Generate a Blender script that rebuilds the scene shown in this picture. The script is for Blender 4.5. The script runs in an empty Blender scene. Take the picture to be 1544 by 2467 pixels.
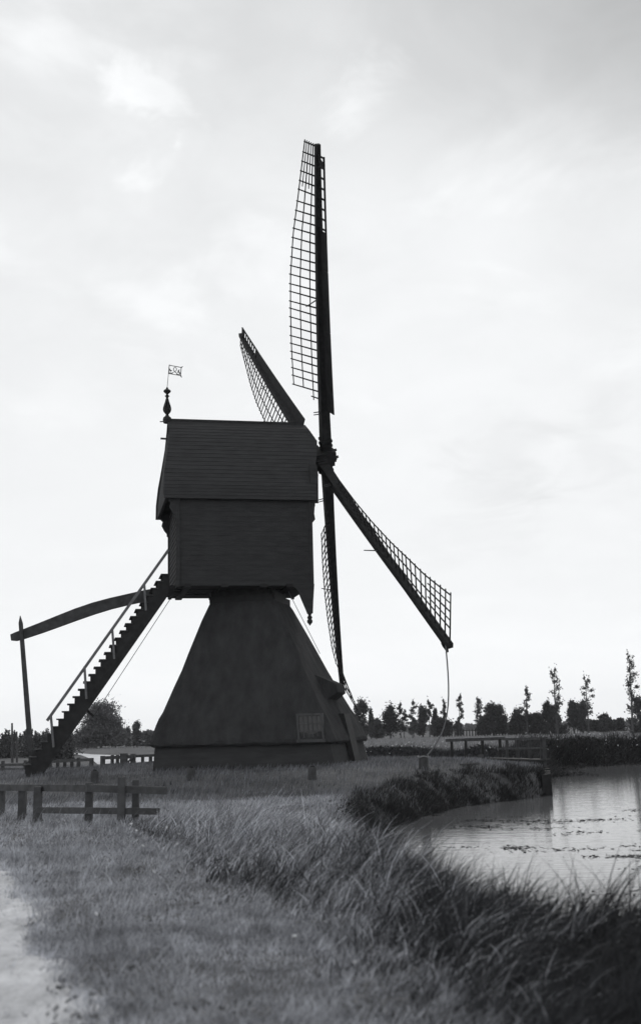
import bpy, math, random
import numpy as np
from mathutils import Vector, Matrix
SC = bpy.context.scene
COL = SC.collection
R = math.radians
PI = math.pi

# ------------------------------------------------------------------ viewpoint
PW, PH = 1544.0, 2467.0
FPX = 2750.0
PITCH = math.atan((1758 - PH/2)/FPX)
ROLL = R(1.5)
EYE = np.array([0, 0, 1.6])

def ray(u, v):
    X, V = u-PW/2, v-PH/2
    c, s = math.cos(ROLL), math.sin(ROLL)
    x, y = X*c-V*s, X*s+V*c
    cx, cu = x/FPX, -y/FPX
    return np.array([cx, math.cos(PITCH)-cu*math.sin(PITCH), math.sin(PITCH)+cu*math.cos(PITCH)])

def at_y(u, v, Y):
    d = ray(u, v)
    return EYE+d*(Y/d[1])

def at_z(u, v, z=0.0):
    d = ray(u, v)
    return EYE+d*((z-EYE[2])/d[2])

# ------------------------------------------------------------------ materials (a monochrome print: greys only)
def grey(v, a=1.0):
    return (v*0.975, v*0.99, v*1.03, a)

def mat_new(name):
    m = bpy.data.materials.new(name); m.use_nodes = True
    nt = m.node_tree
    for n in list(nt.nodes): nt.nodes.remove(n)
    out = nt.nodes.new('ShaderNodeOutputMaterial')
    return m, nt, out

def ramp(nt, fac, stops):
    r = nt.nodes.new('ShaderNodeValToRGB')
    el = r.color_ramp.elements
    while len(el) < len(stops): el.new(0.5)
    for e, (p, v) in zip(el, stops):
        e.position = p; e.color = grey(v)
    nt.links.new(fac, r.inputs[0])
    return r.outputs[0]

def noise(nt, scale, detail=4, rough=.55, stretch=None, coord='Object'):
    tc = nt.nodes.new('ShaderNodeTexCoord')
    n = nt.nodes.new('ShaderNodeTexNoise')
    n.inputs['Scale'].default_value = scale
    n.inputs['Detail'].default_value = detail
    n.inputs['Roughness'].default_value = rough
    if stretch:
        mp = nt.nodes.new('ShaderNodeMapping'); mp.inputs['Scale'].default_value = stretch
        nt.links.new(tc.outputs[coord], mp.inputs[0]); nt.links.new(mp.outputs[0], n.inputs['Vector'])
    else:
        nt.links.new(tc.outputs[coord], n.inputs['Vector'])
    return n.outputs['Fac']

def mat_rough(name, lo, hi, scale=3, stretch=None, rough=.85, bump=.0, bscale=None, bstretch=None, spec=.3):
    m, nt, out = mat_new(name)
    b = nt.nodes.new('ShaderNodeBsdfPrincipled')
    f = noise(nt, scale, 5, .6, stretch)
    nt.links.new(ramp(nt, f, [(.3, lo), (.7, hi)]), b.inputs['Base Color'])
    b.inputs['Roughness'].default_value = rough
    b.inputs['Specular IOR Level'].default_value = spec
    if bump:
        bp = nt.nodes.new('ShaderNodeBump'); bp.inputs['Strength'].default_value = 1; bp.inputs['Distance'].default_value = bump
        nt.links.new(noise(nt, bscale or scale*4, 4, .6, bstretch or stretch), bp.inputs['Height'])
        nt.links.new(bp.outputs[0], b.inputs['Normal'])
    nt.links.new(b.outputs[0], out.inputs[0])
    return m

def mat_leaf(name, lo, hi, trans=.35, gloss=.0, mid=None, mottle=None):
    m, nt, out = mat_new(name)
    g = nt.nodes.new('ShaderNodeNewGeometry')
    stops = [(0, lo), (1, hi)] if mid is None else [(0, lo), (mid, lo+(hi-lo)*.3), (1, hi)]
    c = ramp(nt, g.outputs['Random Per Island'], stops)
    if mottle:
        mf = ramp(nt, noise(nt, mottle, 6, .75), [(.30, .3), (.5, .95), (.7, 1.6)])
        mm = nt.nodes.new('ShaderNodeMix'); mm.data_type = 'RGBA'; mm.blend_type = 'MULTIPLY'; mm.inputs[0].default_value = 1
        nt.links.new(c, mm.inputs[6]); nt.links.new(mf, mm.inputs[7]); c = mm.outputs[2]
    d = nt.nodes.new('ShaderNodeBsdfDiffuse'); t = nt.nodes.new('ShaderNodeBsdfTranslucent')
    nt.links.new(c, d.inputs[0]); nt.links.new(c, t.inputs[0])
    mx = nt.nodes.new('ShaderNodeMixShader'); mx.inputs[0].default_value = trans
    nt.links.new(d.outputs[0], mx.inputs[1]); nt.links.new(t.outputs[0], mx.inputs[2])
    last = mx.outputs[0]
    if gloss:
        gl = nt.nodes.new('ShaderNodeBsdfGlossy'); gl.inputs['Roughness'].default_value = .42
        gl.inputs[0].default_value = grey(.8)
        m2 = nt.nodes.new('ShaderNodeMixShader'); m2.inputs[0].default_value = gloss
        nt.links.new(last, m2.inputs[1]); nt.links.new(gl.outputs[0], m2.inputs[2]); last = m2.outputs[0]
    nt.links.new(last, out.inputs[0])
    return m

M = {}
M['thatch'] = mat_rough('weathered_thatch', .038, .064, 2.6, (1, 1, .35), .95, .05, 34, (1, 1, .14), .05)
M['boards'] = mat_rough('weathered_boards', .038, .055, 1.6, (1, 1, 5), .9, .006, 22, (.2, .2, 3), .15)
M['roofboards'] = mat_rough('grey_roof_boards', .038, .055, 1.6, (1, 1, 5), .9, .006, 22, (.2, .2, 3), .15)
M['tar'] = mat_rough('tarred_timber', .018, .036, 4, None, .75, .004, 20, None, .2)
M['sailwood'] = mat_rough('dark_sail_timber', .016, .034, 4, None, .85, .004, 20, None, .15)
M['greywood'] = mat_rough('grey_timber', .05, .09, 5, None, .9, .004, 25, None, .15)
M['palewood'] = mat_rough('pale_weathered_timber', .13, .22, 5, None, .9, .004, 25, None, .15)
M['fencewood'] = mat_rough('fence_timber', .06, .11, 5, None, .9, .006, 25, None, .12)
M['iron'] = mat_rough('wrought_iron', .05, .08, 8, None, .6)
M['rope'] = mat_rough('old_rope', .16, .26, 20, None, .95)
M['bark'] = mat_rough('tree_bark', .05, .10, 6, None, .95, .02, 20)
M['frame'] = mat_rough('window_paint', .05, .08, 6, None, .7)
m, nt, out = mat_new('window_glass')
b = nt.nodes.new('ShaderNodeBsdfPrincipled'); b.inputs['Base Color'].default_value = grey(.03)
b.inputs['Roughness'].default_value = .25
nt.links.new(b.outputs[0], out.inputs[0]); M['glass'] = m
M['crown_dark'] = mat_leaf('foliage_dark', .035, .085, .3)
M['crown_mid'] = mat_leaf('foliage_mid', .06, .12, .3)
M['crown_far_haze'] = mat_leaf('foliage_far_haze_tone', .12, .2, .3)  # paler leaf grey: distance haze put into the foliage colour
M['poplar'] = mat_leaf('poplar_leaves', .045, .10, .35)
M['turf'] = mat_leaf('turf_blades', .22, .6, .4, .02, None, 1.5)
M['lawn'] = mat_leaf('lawn_blades', .11, .26, .4, 0, None, .6)
M['reed'] = mat_leaf('tall_grass_highlight_blades', .05, .95, .42, .08, .6, 3.2)  # light end of the ramp paints highlights onto some blades
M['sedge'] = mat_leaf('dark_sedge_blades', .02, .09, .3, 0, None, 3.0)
M['herb'] = mat_leaf('bank_herbs', .022, .075, .25)
M['fieldgrass'] = mat_leaf('field_grass_blades', .14, .36, .35)
M['weedleaf'] = mat_leaf('broad_leaves', .10, .32, .35)
M['weed'] = mat_leaf('floating_weed', .03, .09, .1)
M['flower'] = mat_leaf('white_flowers', .5, .7, .2)

# ground
m, nt, out = mat_new('grassy_ground')
b = nt.nodes.new('ShaderNodeBsdfPrincipled'); b.inputs['Roughness'].default_value = 1; b.inputs['Specular IOR Level'].default_value = .05
f1 = noise(nt, .35, 6, .65); f2 = noise(nt, 9, 5, .7)
mx = nt.nodes.new('ShaderNodeMath'); mx.operation = 'ADD'; nt.links.new(f1, mx.inputs[0]); nt.links.new(f2, mx.inputs[1])
hf = nt.nodes.new('ShaderNodeMath'); hf.operation = 'MULTIPLY'; hf.inputs[1].default_value = .5; nt.links.new(mx.outputs[0], hf.inputs[0])
nt.links.new(ramp(nt, hf.outputs[0], [(.32, .06), (.52, .13), (.7, .22)]), b.inputs['Base Color'])
bp = nt.nodes.new('ShaderNodeBump'); bp.inputs['Distance'].default_value = .06; nt.links.new(f2, bp.inputs['Height']); nt.links.new(bp.outputs[0], b.inputs['Normal'])
nt.links.new(b.outputs[0], out.inputs[0]); M['ground'] = m
# sandy track
m, nt, out = mat_new('sandy_track')
b = nt.nodes.new('ShaderNodeBsdfPrincipled'); b.inputs['Roughness'].default_value = 1; b.inputs['Specular IOR Level'].default_value = .1
f1 = noise(nt, 2.2, 6, .7, (1, .45, 1)); f2 = noise(nt, 26, 4, .7)
mx = nt.nodes.new('ShaderNodeMath'); mx.operation = 'MULTIPLY_ADD'; nt.links.new(f2, mx.inputs[0]); mx.inputs[1].default_value = .3; nt.links.new(f1, mx.inputs[2])
nt.links.new(ramp(nt, mx.outputs[0], [(.42, .17), (.58, .44), (.84, .68)]), b.inputs['Base Color'])
bp = nt.nodes.new('ShaderNodeBump'); bp.inputs['Distance'].default_value = .05; nt.links.new(mx.outputs[0], bp.inputs['Height']); nt.links.new(bp.outputs[0], b.inputs['Normal'])
nt.links.new(b.outputs[0], out.inputs[0]); M['track'] = m
# water
def mat_water(name, amp, base):
    m, nt, out = mat_new(name)
    b = nt.nodes.new('ShaderNodeBsdfPrincipled'); b.inputs['Base Color'].default_value = grey(base)
    b.inputs['Roughness'].default_value = .06; b.inputs['IOR'].default_value = 1.333
    f1 = noise(nt, 1.0, 3, .5, (1.1, 4.5, 1)); f2 = noise(nt, 5.0, 2, .5, (1, 3.2, 1))
    mx = nt.nodes.new('ShaderNodeMath'); mx.operation = 'MULTIPLY_ADD'; nt.links.new(f2, mx.inputs[0]); mx.inputs[1].default_value = .22; nt.links.new(f1, mx.inputs[2])
    bp = nt.nodes.new('ShaderNodeBump'); bp.inputs['Distance'].default_value = amp; nt.links.new(mx.outputs[0], bp.inputs['Height'])
    nt.links.new(bp.outputs[0], b.inputs['Normal']); nt.links.new(b.outputs[0], out.inputs[0])
    return m
M['water'] = mat_water('pond_water', .0058, .13)
M['road'] = mat_rough('pale_shell_road', .5, .68, .5, None, 1, 0, spec=.05)

# ------------------------------------------------------------------ mesh helpers
class MB:
    def __init__(s): s.v, s.f = [], []
    def add(s, vs, fs):
        o = len(s.v); s.v += [tuple(map(float, p)) for p in vs]; s.f += [tuple(i+o for i in f) for f in fs]
    def hexa(s, c):      # 8 corners: 4 bottom ring, 4 top ring
        s.add(c, [(3, 2, 1, 0), (4, 5, 6, 7), (0, 1, 5, 4), (1, 2, 6, 5), (2, 3, 7, 6), (3, 0, 4, 7)])
    def beam(s, a, b, w, h=None, w2=None, h2=None, up=(0, 0, 1)):
        a, b = Vector(a), Vector(b); h = h or w; w2 = w2 or w; h2 = h2 or (h if w2 == w else w2)
        d = (b-a).normalized(); up = Vector(up)
        if abs(d.dot(up)) > .98: up = Vector((0, 1, 0))
        x = d.cross(up).normalized(); y = x.cross(d).normalized()
        c = []
        for p, ww, hh in ((a, w, h), (b, w2, h2)):
            c += [p-x*ww/2-y*hh/2, p+x*ww/2-y*hh/2, p+x*ww/2+y*hh/2, p-x*ww/2+y*hh/2]
        s.hexa(c)
    def path(s, pts, ws, hs, up=(0, 0, 1)):   # swept rectangle
        pts = [Vector(p) for p in pts]; n = len(pts); rings = []
        for i, p in enumerate(pts):
            d = (pts[min(i+1, n-1)]-pts[max(i-1, 0)]).normalized()
            x = d.cross(Vector(up)).normalized(); y = x.cross(d).normalized()
            w, h = ws[i]/2, hs[i]/2
            rings.append([p-x*w-y*h, p+x*w-y*h, p+x*w+y*h, p-x*w+y*h])
        vs = [q for r_ in rings for q in r_]; fs = [(3, 2, 1, 0), tuple(4*(n-1)+k for k in range(4))]
        for i in range(n-1):
            for k in range(4):
                a, b_ = 4*i+k, 4*i+(k+1) % 4
                fs.append((a, b_, b_+4, a+4))
        s.add(vs, fs)
    def tube(s, pts, rs, n=7):
        pts = [Vector(p) for p in pts]; m_ = len(pts); vs = []
        for i, p in enumerate(pts):
            d = (pts[min(i+1, m_-1)]-pts[max(i-1, 0)]).normalized()
            ref = Vector((0, 0, 1)) if abs(d.z) < .9 else Vector((0, 1, 0))
            x = d.cross(ref).normalized(); y = x.cross(d)
            for k in range(n):
                a = 2*PI*k/n; vs.append(p+x*math.cos(a)*rs[i]+y*math.sin(a)*rs[i])
        fs = [tuple(range(n-1, -1, -1)), tuple((m_-1)*n+k for k in range(n))]
        for i in range(m_-1):
            for k in range(n):
                a, b_ = i*n+k, i*n+(k+1) % n
                fs.append((a, b_, b_+n, a+n))
        s.add(vs, fs)
    def lathe(s, c, prof, n=14):
        s.tube([(c[0], c[1], c[2]+z) for z, r_ in prof], [max(r_, .004) for z, r_ in prof], n)
    def prism(s, poly, off):   # poly: list of 3d points, extruded by vector off
        n = len(poly); p = [Vector(q) for q in poly]; o = Vector(off)
        s.add(p+[q+o for q in p], [tuple(range(n-1, -1, -1)), tuple(range(n, 2*n))]+[(i, (i+1) % n, n+(i+1) % n, n+i) for i in range(n)])
    def build(s, name, mat, parent=None, origin=None, smooth=False):
        me = bpy.data.meshes.new(name)
        o = Vector(origin) if origin is not None else world_loc(parent)
        me.from_pydata([(p[0]-o.x, p[1]-o.y, p[2]-o.z) for p in s.v], [], s.f)
        import bmesh
        bm = bmesh.new(); bm.from_mesh(me); bmesh.ops.recalc_face_normals(bm, faces=bm.faces); bm.to_mesh(me); bm.free()
        if smooth:
            for p in me.polygons: p.use_smooth = True
        return link(name, me, mat, parent, o)

def world_loc(o):
    l = Vector((0, 0, 0))
    while o is not None:
        l += o.location; o = o.parent
    return l

def link(name, me, mat, parent, o):
    ob = bpy.data.objects.new(name, me); COL.objects.link(ob)
    me.materials.append(mat)
    ob.parent = parent
    ob.location = Vector(o)-world_loc(parent)
    return ob

def quads(name, V, mat, parent=None, origin=(0, 0, 0)):
    """V: (n, k, 2, 3) strips of k rows, two vertices per row -> one mesh of quads"""
    V = np.asarray(V, dtype=np.float32); n, k = V.shape[:2]
    idx = (np.arange(n)[:, None]*(2*k)+np.arange(k-1)[None, :]*2)
    F = np.stack([idx, idx+1, idx+3, idx+2], -1).reshape(-1, 4).astype(np.int32)
    me = bpy.data.meshes.new(name)
    vv = (V.reshape(-1, 3)-np.array(origin, dtype=np.float32))
    me.vertices.add(len(vv)); me.vertices.foreach_set('co', vv.ravel())
    me.loops.add(F.size); me.loops.foreach_set('vertex_index', F.ravel())
    me.polygons.add(len(F)); me.polygons.foreach_set('loop_start', np.arange(0, F.size, 4, dtype=np.int32))
    me.update(calc_edges=True); me.validate()
    return link(name, me, mat, parent, origin)

def tag(o, label=None, cat=None, group=None, kind=None):
    if label: o['label'] = label
    if cat: o['category'] = cat
    if group: o['group'] = group
    if kind: o['kind'] = kind
    return o

def empty(name, loc, parent=None):
    o = bpy.data.objects.new(name, None); COL.objects.link(o)
    o.empty_display_size = .3
    o.parent = parent; o.location = Vector(loc)-world_loc(parent)
    return o

# ------------------------------------------------------------------ terrain
def sstep(a, b, x):
    t = np.clip((x-a)/(b-a), 0, 1); return t*t*(3-2*t)

POND = np.array([(1.15, 28.5), (.7, 24), (.48, 20), (.6, 17), (.95, 14), (1.3, 12.1), (1.75, 11.1), (2.2, 10.3), (2.8, 9.75), (3.6, 9.4), (6, 9), (12, 8),
                 (60, 5), (70, 40), (40, 74), (22, 70), (18, 68), (12.5, 65), (10.6, 60), (9.6, 52), (8.7, 46), (7.62, 40.4), (5.8, 38), (3.9, 35.6), (2.6, 32.4), (1.8, 30)], float)
CANAL = np.array([at_z(u, v, .03)[:2] for u, v in ((166, 1813.5), (190, 1814.5), (225, 1817.5), (300, 1820), (420, 1820), (560, 1820), (560, 1842), (420, 1842), (300, 1846), (246, 1850), (232, 1838), (222, 1829), (198, 1820))])
MILL = np.array([-2.5, 42.3])

def sdf(poly, x, y):
    x, y = np.asarray(x, float), np.asarray(y, float)
    d = np.full(x.shape, 1e9); ins = np.zeros(x.shape, bool)
    n = len(poly)
    for i in range(n):
        ax, ay = poly[i]; bx, by = poly[(i+1) % n]
        ex, ey = bx-ax, by-ay
        t = np.clip(((x-ax)*ex+(y-ay)*ey)/(ex*ex+ey*ey), 0, 1)
        d = np.minimum(d, np.hypot(x-ax-t*ex, y-ay-t*ey))
        c = ((ay > y) != (by > y)) & (x < (bx-ax)*(y-ay)/(by-ay+1e-12)+ax)
        ins ^= c
    return np.where(ins, d, -d)

EDGE = [(-.2, 1.5), (-.75, 4), (-1.25, 6), (-1.58, 7.2), (-2.0, 8.4), (-2.5, 9.9), (-3.0, 11.8), (-3.75, 14), (-4.6, 16.4), (-5.7, 19), (-7.2, 22), (-9, 25), (-11, 28)]
def edge_x(y): return np.interp(y, [e[1] for e in EDGE], [e[0] for e in EDGE])
def gz(x, y):
    x, y = np.asarray(x, float), np.asarray(y, float)
    z = .37*sstep(11.5, 6.5, np.hypot(x-MILL[0], y-MILL[1]))
    z = z+.05*np.sin(x*.7+1.3)*np.sin(y*.55)*sstep(60, 20, y)
    z = z+.03*np.sin(x*2.1)*np.sin(y*1.7+.4)*sstep(40, 10, y)
    dp = sdf(POND, x, y)
    w = np.where((y > 38.5) & (y < 47) & (x < 9.2), .35, .9)
    z = z*(1-sstep(-1.5, 0, dp))-1.6*sstep(-w, w, dp)
    # the far bank stands a little higher
    z = z+.35*np.exp(-((dp+1.6)/1.1)**2)*sstep(52, 58, y)*sstep(9, 12, x)
    xe = edge_x(y); z = z-.06*sstep(.15, -.25, x-xe)*sstep(-4.6, -4.0, x-xe)*(y < 28)
    return z

def gp(u, v):
    """point of the terrain seen at photo pixel (u, v)"""
    z = 0.0
    for _ in range(12):
        p = at_z(u, v, z); z = .5*z+.5*float(gz(p[0], p[1]))
    p = at_z(u, v, z); return np.array([p[0], p[1], float(gz(p[0], p[1]))])

def axis_coords(lo, hi, step, far):
    c = list(np.arange(lo, hi+1e-6, step)); s = step
    while c[-1] < far: s *= 1.22; c.append(c[-1]+s)
    s = step
    while c[0] > -far: s *= 1.22; c.insert(0, c[0]-s)
    return np.array(c)
gx = axis_coords(-14, 20, .22, 1000); gy = axis_coords(3, 75, .25, 1000)
XX, YY = np.meshgrid(gx, gy)
ZZ = gz(XX, YY)
me = bpy.data.meshes.new('ground')
ny, nx = XX.shape
vv = np.stack([XX, YY, ZZ], -1).reshape(-1, 3).astype(np.float32)
ii = (np.arange(ny-1)[:, None]*nx+np.arange(nx-1)[None, :]).ravel()
FF = np.stack([ii, ii+1, ii+nx+1, ii+nx], -1).astype(np.int32)
me.vertices.add(len(vv)); me.vertices.foreach_set('co', vv.ravel())
me.loops.add(FF.size); me.loops.foreach_set('vertex_index', FF.ravel())
me.polygons.add(len(FF)); me.polygons.foreach_set('loop_start', np.arange(0, FF.size, 4, dtype=np.int32))
me.update(calc_edges=True)
for p in me.polygons: p.use_smooth = True
tag(link('ground', me, M['ground'], None, (0, 0, 0)), kind='structure')

wb = MB(); wb.add([(.2, 6, -.8), (70, 3, -.8), (70, 76, -.8), (.2, 76, -.8)], [(0, 1, 2, 3)])
tag(wb.build('water', M['water'], None, (0, 0, 0)), kind='structure')
wb = MB(); wb.add([(q[0], q[1], .03) for q in CANAL], [tuple(range(len(CANAL)))])
tag(wb.build('road', M['road'], None, (0, 0, 0)), kind='structure')

# sandy track in the left foreground, one sheet a few mm above the ground
rnd = random.Random(3)
tb = MB(); ys = np.arange(1.5, 28, .2); K = 14; vs = []
for y in ys:
    xr = edge_x(y)+.18+.06*math.sin(y*1.9)+rnd.uniform(-.08, .08); xl = xr-4.2
    for k in range(K+1):
        x = xl+(xr-xl)*k/K; vs.append((x, y, float(gz(x, y))+(.05 if 0 < k < K else 0.0)-.035*math.exp(-((k-10)/1.3)**2)-.035*math.exp(-((k-5)/1.3)**2)))
fs = [(j*(K+1)+k, j*(K+1)+k+1, (j+1)*(K+1)+k+1, (j+1)*(K+1)+k) for j in range(len(ys)-1) for k in range(K)]
tb.add(vs, fs)
tag(tb.build('path', M['track'], None, (0, 0, 0)), kind='structure')

# ------------------------------------------------------------------ THE WINDMILL
TH = R(12.1); TA = R(13.45); PHI = R(43.2)
HUB = np.array([.32, 43.15, 12.03])
E_ = np.array([math.cos(TH), math.sin(TH), 0]); N_ = np.array([math.sin(TH), -math.cos(TH), 0])
def P(s, t, z): q = HUB+s*E_+t*N_; return Vector((q[0], q[1], z))
GM = .37
mill = empty('windmill', (-2.7, 42.5, GM))
tag(mill, 'tall dark hollow post windmill with lattice sails, tail beam and outside stair', 'windmill')

# --- thatched lower house: sheared square pyramid
UA = R(-12)
def U(z):
    k = (z-GM)/(6.45-GM); return np.array([-2.18+(-2.70+2.18)*k, 42.35+.15*k])
def sq(half, z, rnd_=.0):
    c = U(z); ca, sa = math.cos(UA), math.sin(UA)
    out = []
    for a, b_ in ((-1, -1), (1, -1), (1, 1), (-1, 1)):
        x, y = a*half, b_*half
        out.append((c[0]+x*ca-y*sa, c[1]+x*sa+y*ca, z))
    return out
def ring(half, z, n=26, rc=.06):
    """square outline with softened corners, n points per side"""
    c = sq(half, z); pts = []
    for i in range(4):
        a, b_ = np.array(c[i]), np.array(c[(i+1) % 4])
        for k in range(n):
            t = rc/2+(1-rc)*k/(n-1); pts.append(tuple(a+(b_-a)*t))
    return pts
prof = [(6.52, 1.0), (6.45, 1.13), (6.1, 1.30), (5.6, 1.51), (5.0, 1.75), (4.4, 1.98), (3.8, 2.21), (3.2, 2.46), (2.7, 2.67), (2.35, 2.83), (2.12, 2.95), (1.9, 3.04), (1.7, 3.12), (1.52, 3.18), (1.32, 3.25), (1.22, 3.26), (1.15, 3.21), (1.16, 2.95)]
tb = MB(); n = 104; vs = []; rr = random.Random(7)
for z, hw in prof:
    for p in ring(hw, z):
        vs.append((p[0]+rr.uniform(-.012, .012), p[1]+rr.uniform(-.012, .012), p[2]+rr.uniform(-.01, .01)*(3 if z < 1.4 else 1)))
fs = [(j*n+k, j*n+(k+1) % n, (j+1)*n+(k+1) % n, (j+1)*n+k) for j in range(len(prof)-1) for k in range(n)]
fs.append(tuple(range(n-1, -1, -1)))
tb.add(vs, fs)
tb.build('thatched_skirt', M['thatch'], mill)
# battered board wall under the eaves (lapped boards)
wb = MB()
zb = np.linspace(GM-.05, 1.18, 5)
for i in range(4):
    z0, z1 = zb[i], zb[i+1]
    h0 = 3.17-(z0-GM)*.13+.01; h1 = 3.17-(z1-GM)*.13
    a, b_ = sq(h0, z0), sq(h1, z1)
    wb.add(a+b_, [(0, 1, 5, 4), (1, 2, 6, 5), (2, 3, 7, 6), (3, 0, 4, 7), (3, 2, 1, 0)])
wb.build('base_wall', M['boards'], mill)
def UF(face, x, z, out=0.0):
    """point on a wall face of the lower house: face 0 near, 1 right; x along face from its left end centre"""
    hw = 3.17-(z-GM)*.13+.02+out
    c = U(z); ca, sa = math.cos(UA), math.sin(UA)
    lx, ly = (x, -hw) if face == 0 else (hw, x)
    return Vector((c[0]+lx*ca-ly*sa, c[1]+lx*sa+ly*ca, z))
win = empty('window', UF(0, 2.1, 1.25), mill)
def fbox(mb, face, x0, x1, z0, z1, o0, o1):
    c = [UF(face, x0, z0, o0), UF(face, x1, z0, o0), UF(face, x1, z0, o1), UF(face, x0, z0, o1),
         UF(face, x0, z1, o0), UF(face, x1, z1, o0), UF(face, x1, z1, o1), UF(face, x0, z1, o1)]
    mb.hexa(c)
X0, X1, Z0, Z1 = 2.1, 2.86, 1.3, 2.08
mb = MB()
for a in ((X0-.07, X0, Z0-.07, Z1+.07), (X1, X1+.07, Z0-.07, Z1+.07), (X0, X1, Z1, Z1+.07)): fbox(mb, 0, *a, .0, .19)
mb.build('frame', M['frame'], win)
mb = MB(); fbox(mb, 0, X0-.12, X1+.12, Z0-.1, Z0, -.0, .23); mb.build('sill', M['greywood'], win)
mb = MB(); fbox(mb, 0, X0, X1, Z0, Z1, .0, .145); mb.build('pane', M['glass'], win)
mb = MB()
for k in range(1, 5):
    x = X0+(X1-X0)*k/5; fbox(mb, 0, x-.017, x+.017, Z0, Z1, .146, .17)
for k in (1, 2):
    z = Z0+(Z1-Z0)*k/3; fbox(mb, 0, X0, X1, z-.017, z+.017, .1465, .167)
mb.build('glazing_bars', M['frame'], win)
door = MB(); fbox(door, 1, -.55, .55, GM+.02, 2.15, .0, .2)
door.build('door', M['tar'], mill)
# thatch raised over the door on the right face
hd = MB(); ca, sa = math.cos(UA), math.sin(UA)
def HR(x, y, z): return Vector((U(2.5)[0]+x*ca-y*sa, U(2.5)[1]+x*sa+y*ca, z))
A = [HR(2.2, -.9, 3.55), HR(2.98, -.75, 3.2), HR(3.02, -.75, 2.9), HR(2.3, -1.0, 2.4)]
B = [HR(2.2, .9, 3.55), HR(2.98, .75, 3.2), HR(3.02, .75, 2.9), HR(2.3, 1.0, 2.4)]
hd.add(A+B, [(0, 1, 2, 3), (7, 6, 5, 4), (0, 4, 5, 1), (1, 5, 6, 2), (2, 6, 7, 3), (3, 7, 4, 0)])
hd.build('door_hood', M['thatch'], mill)
# collar beams where the post comes out of the thatch
mb = MB()
for dz, hw in ((6.36, 1.14), (6.6, 1.02)):
    c = sq(hw, dz)
    for i in range(4):
        mb.beam(c[i], c[(i+1) % 4], .2, .24)
mb.build('collar', M['tar'], mill)
mb = MB(); mb.beam(P(-4.62, .3, 6.5), P(-4.1, .3, 6.5), .5, .32); mb.build('collar_end', M['tar'], mill)

# --- upper body
S0, S1, HW, ZB, ZE, ZR = -5.93, -1.12, 1.95, 6.72, 9.95, 13.24
def clap(mb, pa, pb, qa, qb, nb, lap, nrm):
    """lapped boards between lower edge pa-pb and upper edge qa-qb; nrm outwards"""
    pa, pb, qa, qb, nrm = map(Vector, (pa, pb, qa, qb, nrm))
    for i in range(nb):
        t0, t1 = i/nb, (i+1.12)/nb
        t1 = min(t1, 1.0)
        a, b_ = pa.lerp(qa, t0)+nrm*lap, pb.lerp(qb, t0)+nrm*lap
        c, d = pb.lerp(qb, t1), qa.lerp(qa, 0)
        d = pa.lerp(qa, t1)
        k = nrm*-.03
        mb.hexa([a+k, b_+k, b_, a, d+k, c+k, c+nrm*.004, d+nrm*.004])
mb = MB(); n3 = Vector(N_); e3 = Vector(E_)
for sgn in (1, -1):
    clap(mb, P(S0, sgn*HW, ZB), P(S1, sgn*HW, ZB), P(S0, sgn*HW, ZE), P(S1, sgn*HW, ZE), 18, .012, n3*sgn)
clap(mb, P(S0, -HW, ZB), P(S0, HW, ZB), P(S0, -HW, ZE), P(S0, HW, ZE), 18, .03, -e3)
clap(mb, P(S1, -HW, ZB), P(S1, HW, ZB), P(S1, -HW, ZE), P(S1, HW, ZE), 18, .03, e3)
c = [P(S0, HW-.03, ZB), P(S1, HW-.03, ZB), P(S1, -HW+.03, ZB), P(S0, -HW+.03, ZB)]
mb.hexa(c+[Vector((q.x, q.y, ZB+.1)) for q in c])
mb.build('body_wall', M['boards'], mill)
# corner posts, one sticking out below at the front as a pendant
for s_, t_ in ((S0, HW), (S0, -HW), (S1, HW), (S1, -HW)):
    q = MB(); q.beam(P(s_, t_, ZB-.04), P(s_, t_, ZE), .13, .13); q.build('corner_post', M['boards'], mill)
# roof: curved slopes of lapped boards
rp = [(2.16, ZE-.12), (2.05, 10.35), (1.78, 10.98), (1.42, 11.66), (.98, 12.36), (.46, 12.95), (.05, ZR)]
SR0, SR1 = -6.34, -.92
def fr(z):  # front edge of roof: overhangs most at axle height
    return -.9+.32*math.exp(-((z-12.2)/.7)**2)
def rr_(z):
    return -6.16-.30*float(sstep(12.9, 10.2, np.array(z)))
mb = MB()
for sgn in (1, -1):
    for (ta, za), (tb_, zb_) in zip(rp, rp[1:]):
        nv = Vector((0, 0, 1))*(ta-tb_)+n3*sgn*(zb_-za); nv.normalize()
        clap(mb, P(rr_(za), sgn*ta, za), P(fr(za), sgn*ta, za), P(rr_(zb_), sgn*tb_, zb_), P(fr(zb_), sgn*tb_, zb_), 4, .016, nv)
mb.build('body_roof', M['roofboards'], mill)
mb = MB(); mb.beam(P(-6.22, 0, ZR+.02), P(-.93, 0, ZR+.02), .22, .12); mb.build('ridge_board', M['tar'], mill)
def gable(name, spos, thick):
    mb = MB(); L = []
    for t, z in rp: L.append(P(spos(z), t-.05, z))
    for t, z in reversed(rp): L.append(P(spos(z), -t+.05, z))
    mb.prism(L, Vector(E_)*thick); return mb.build(name, M['boards'], mill)
gable('rear_gable', lambda z: rr_(z)+.06, .1)
gable('front_gable', lambda z: fr(z)-.16, .1)
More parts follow.
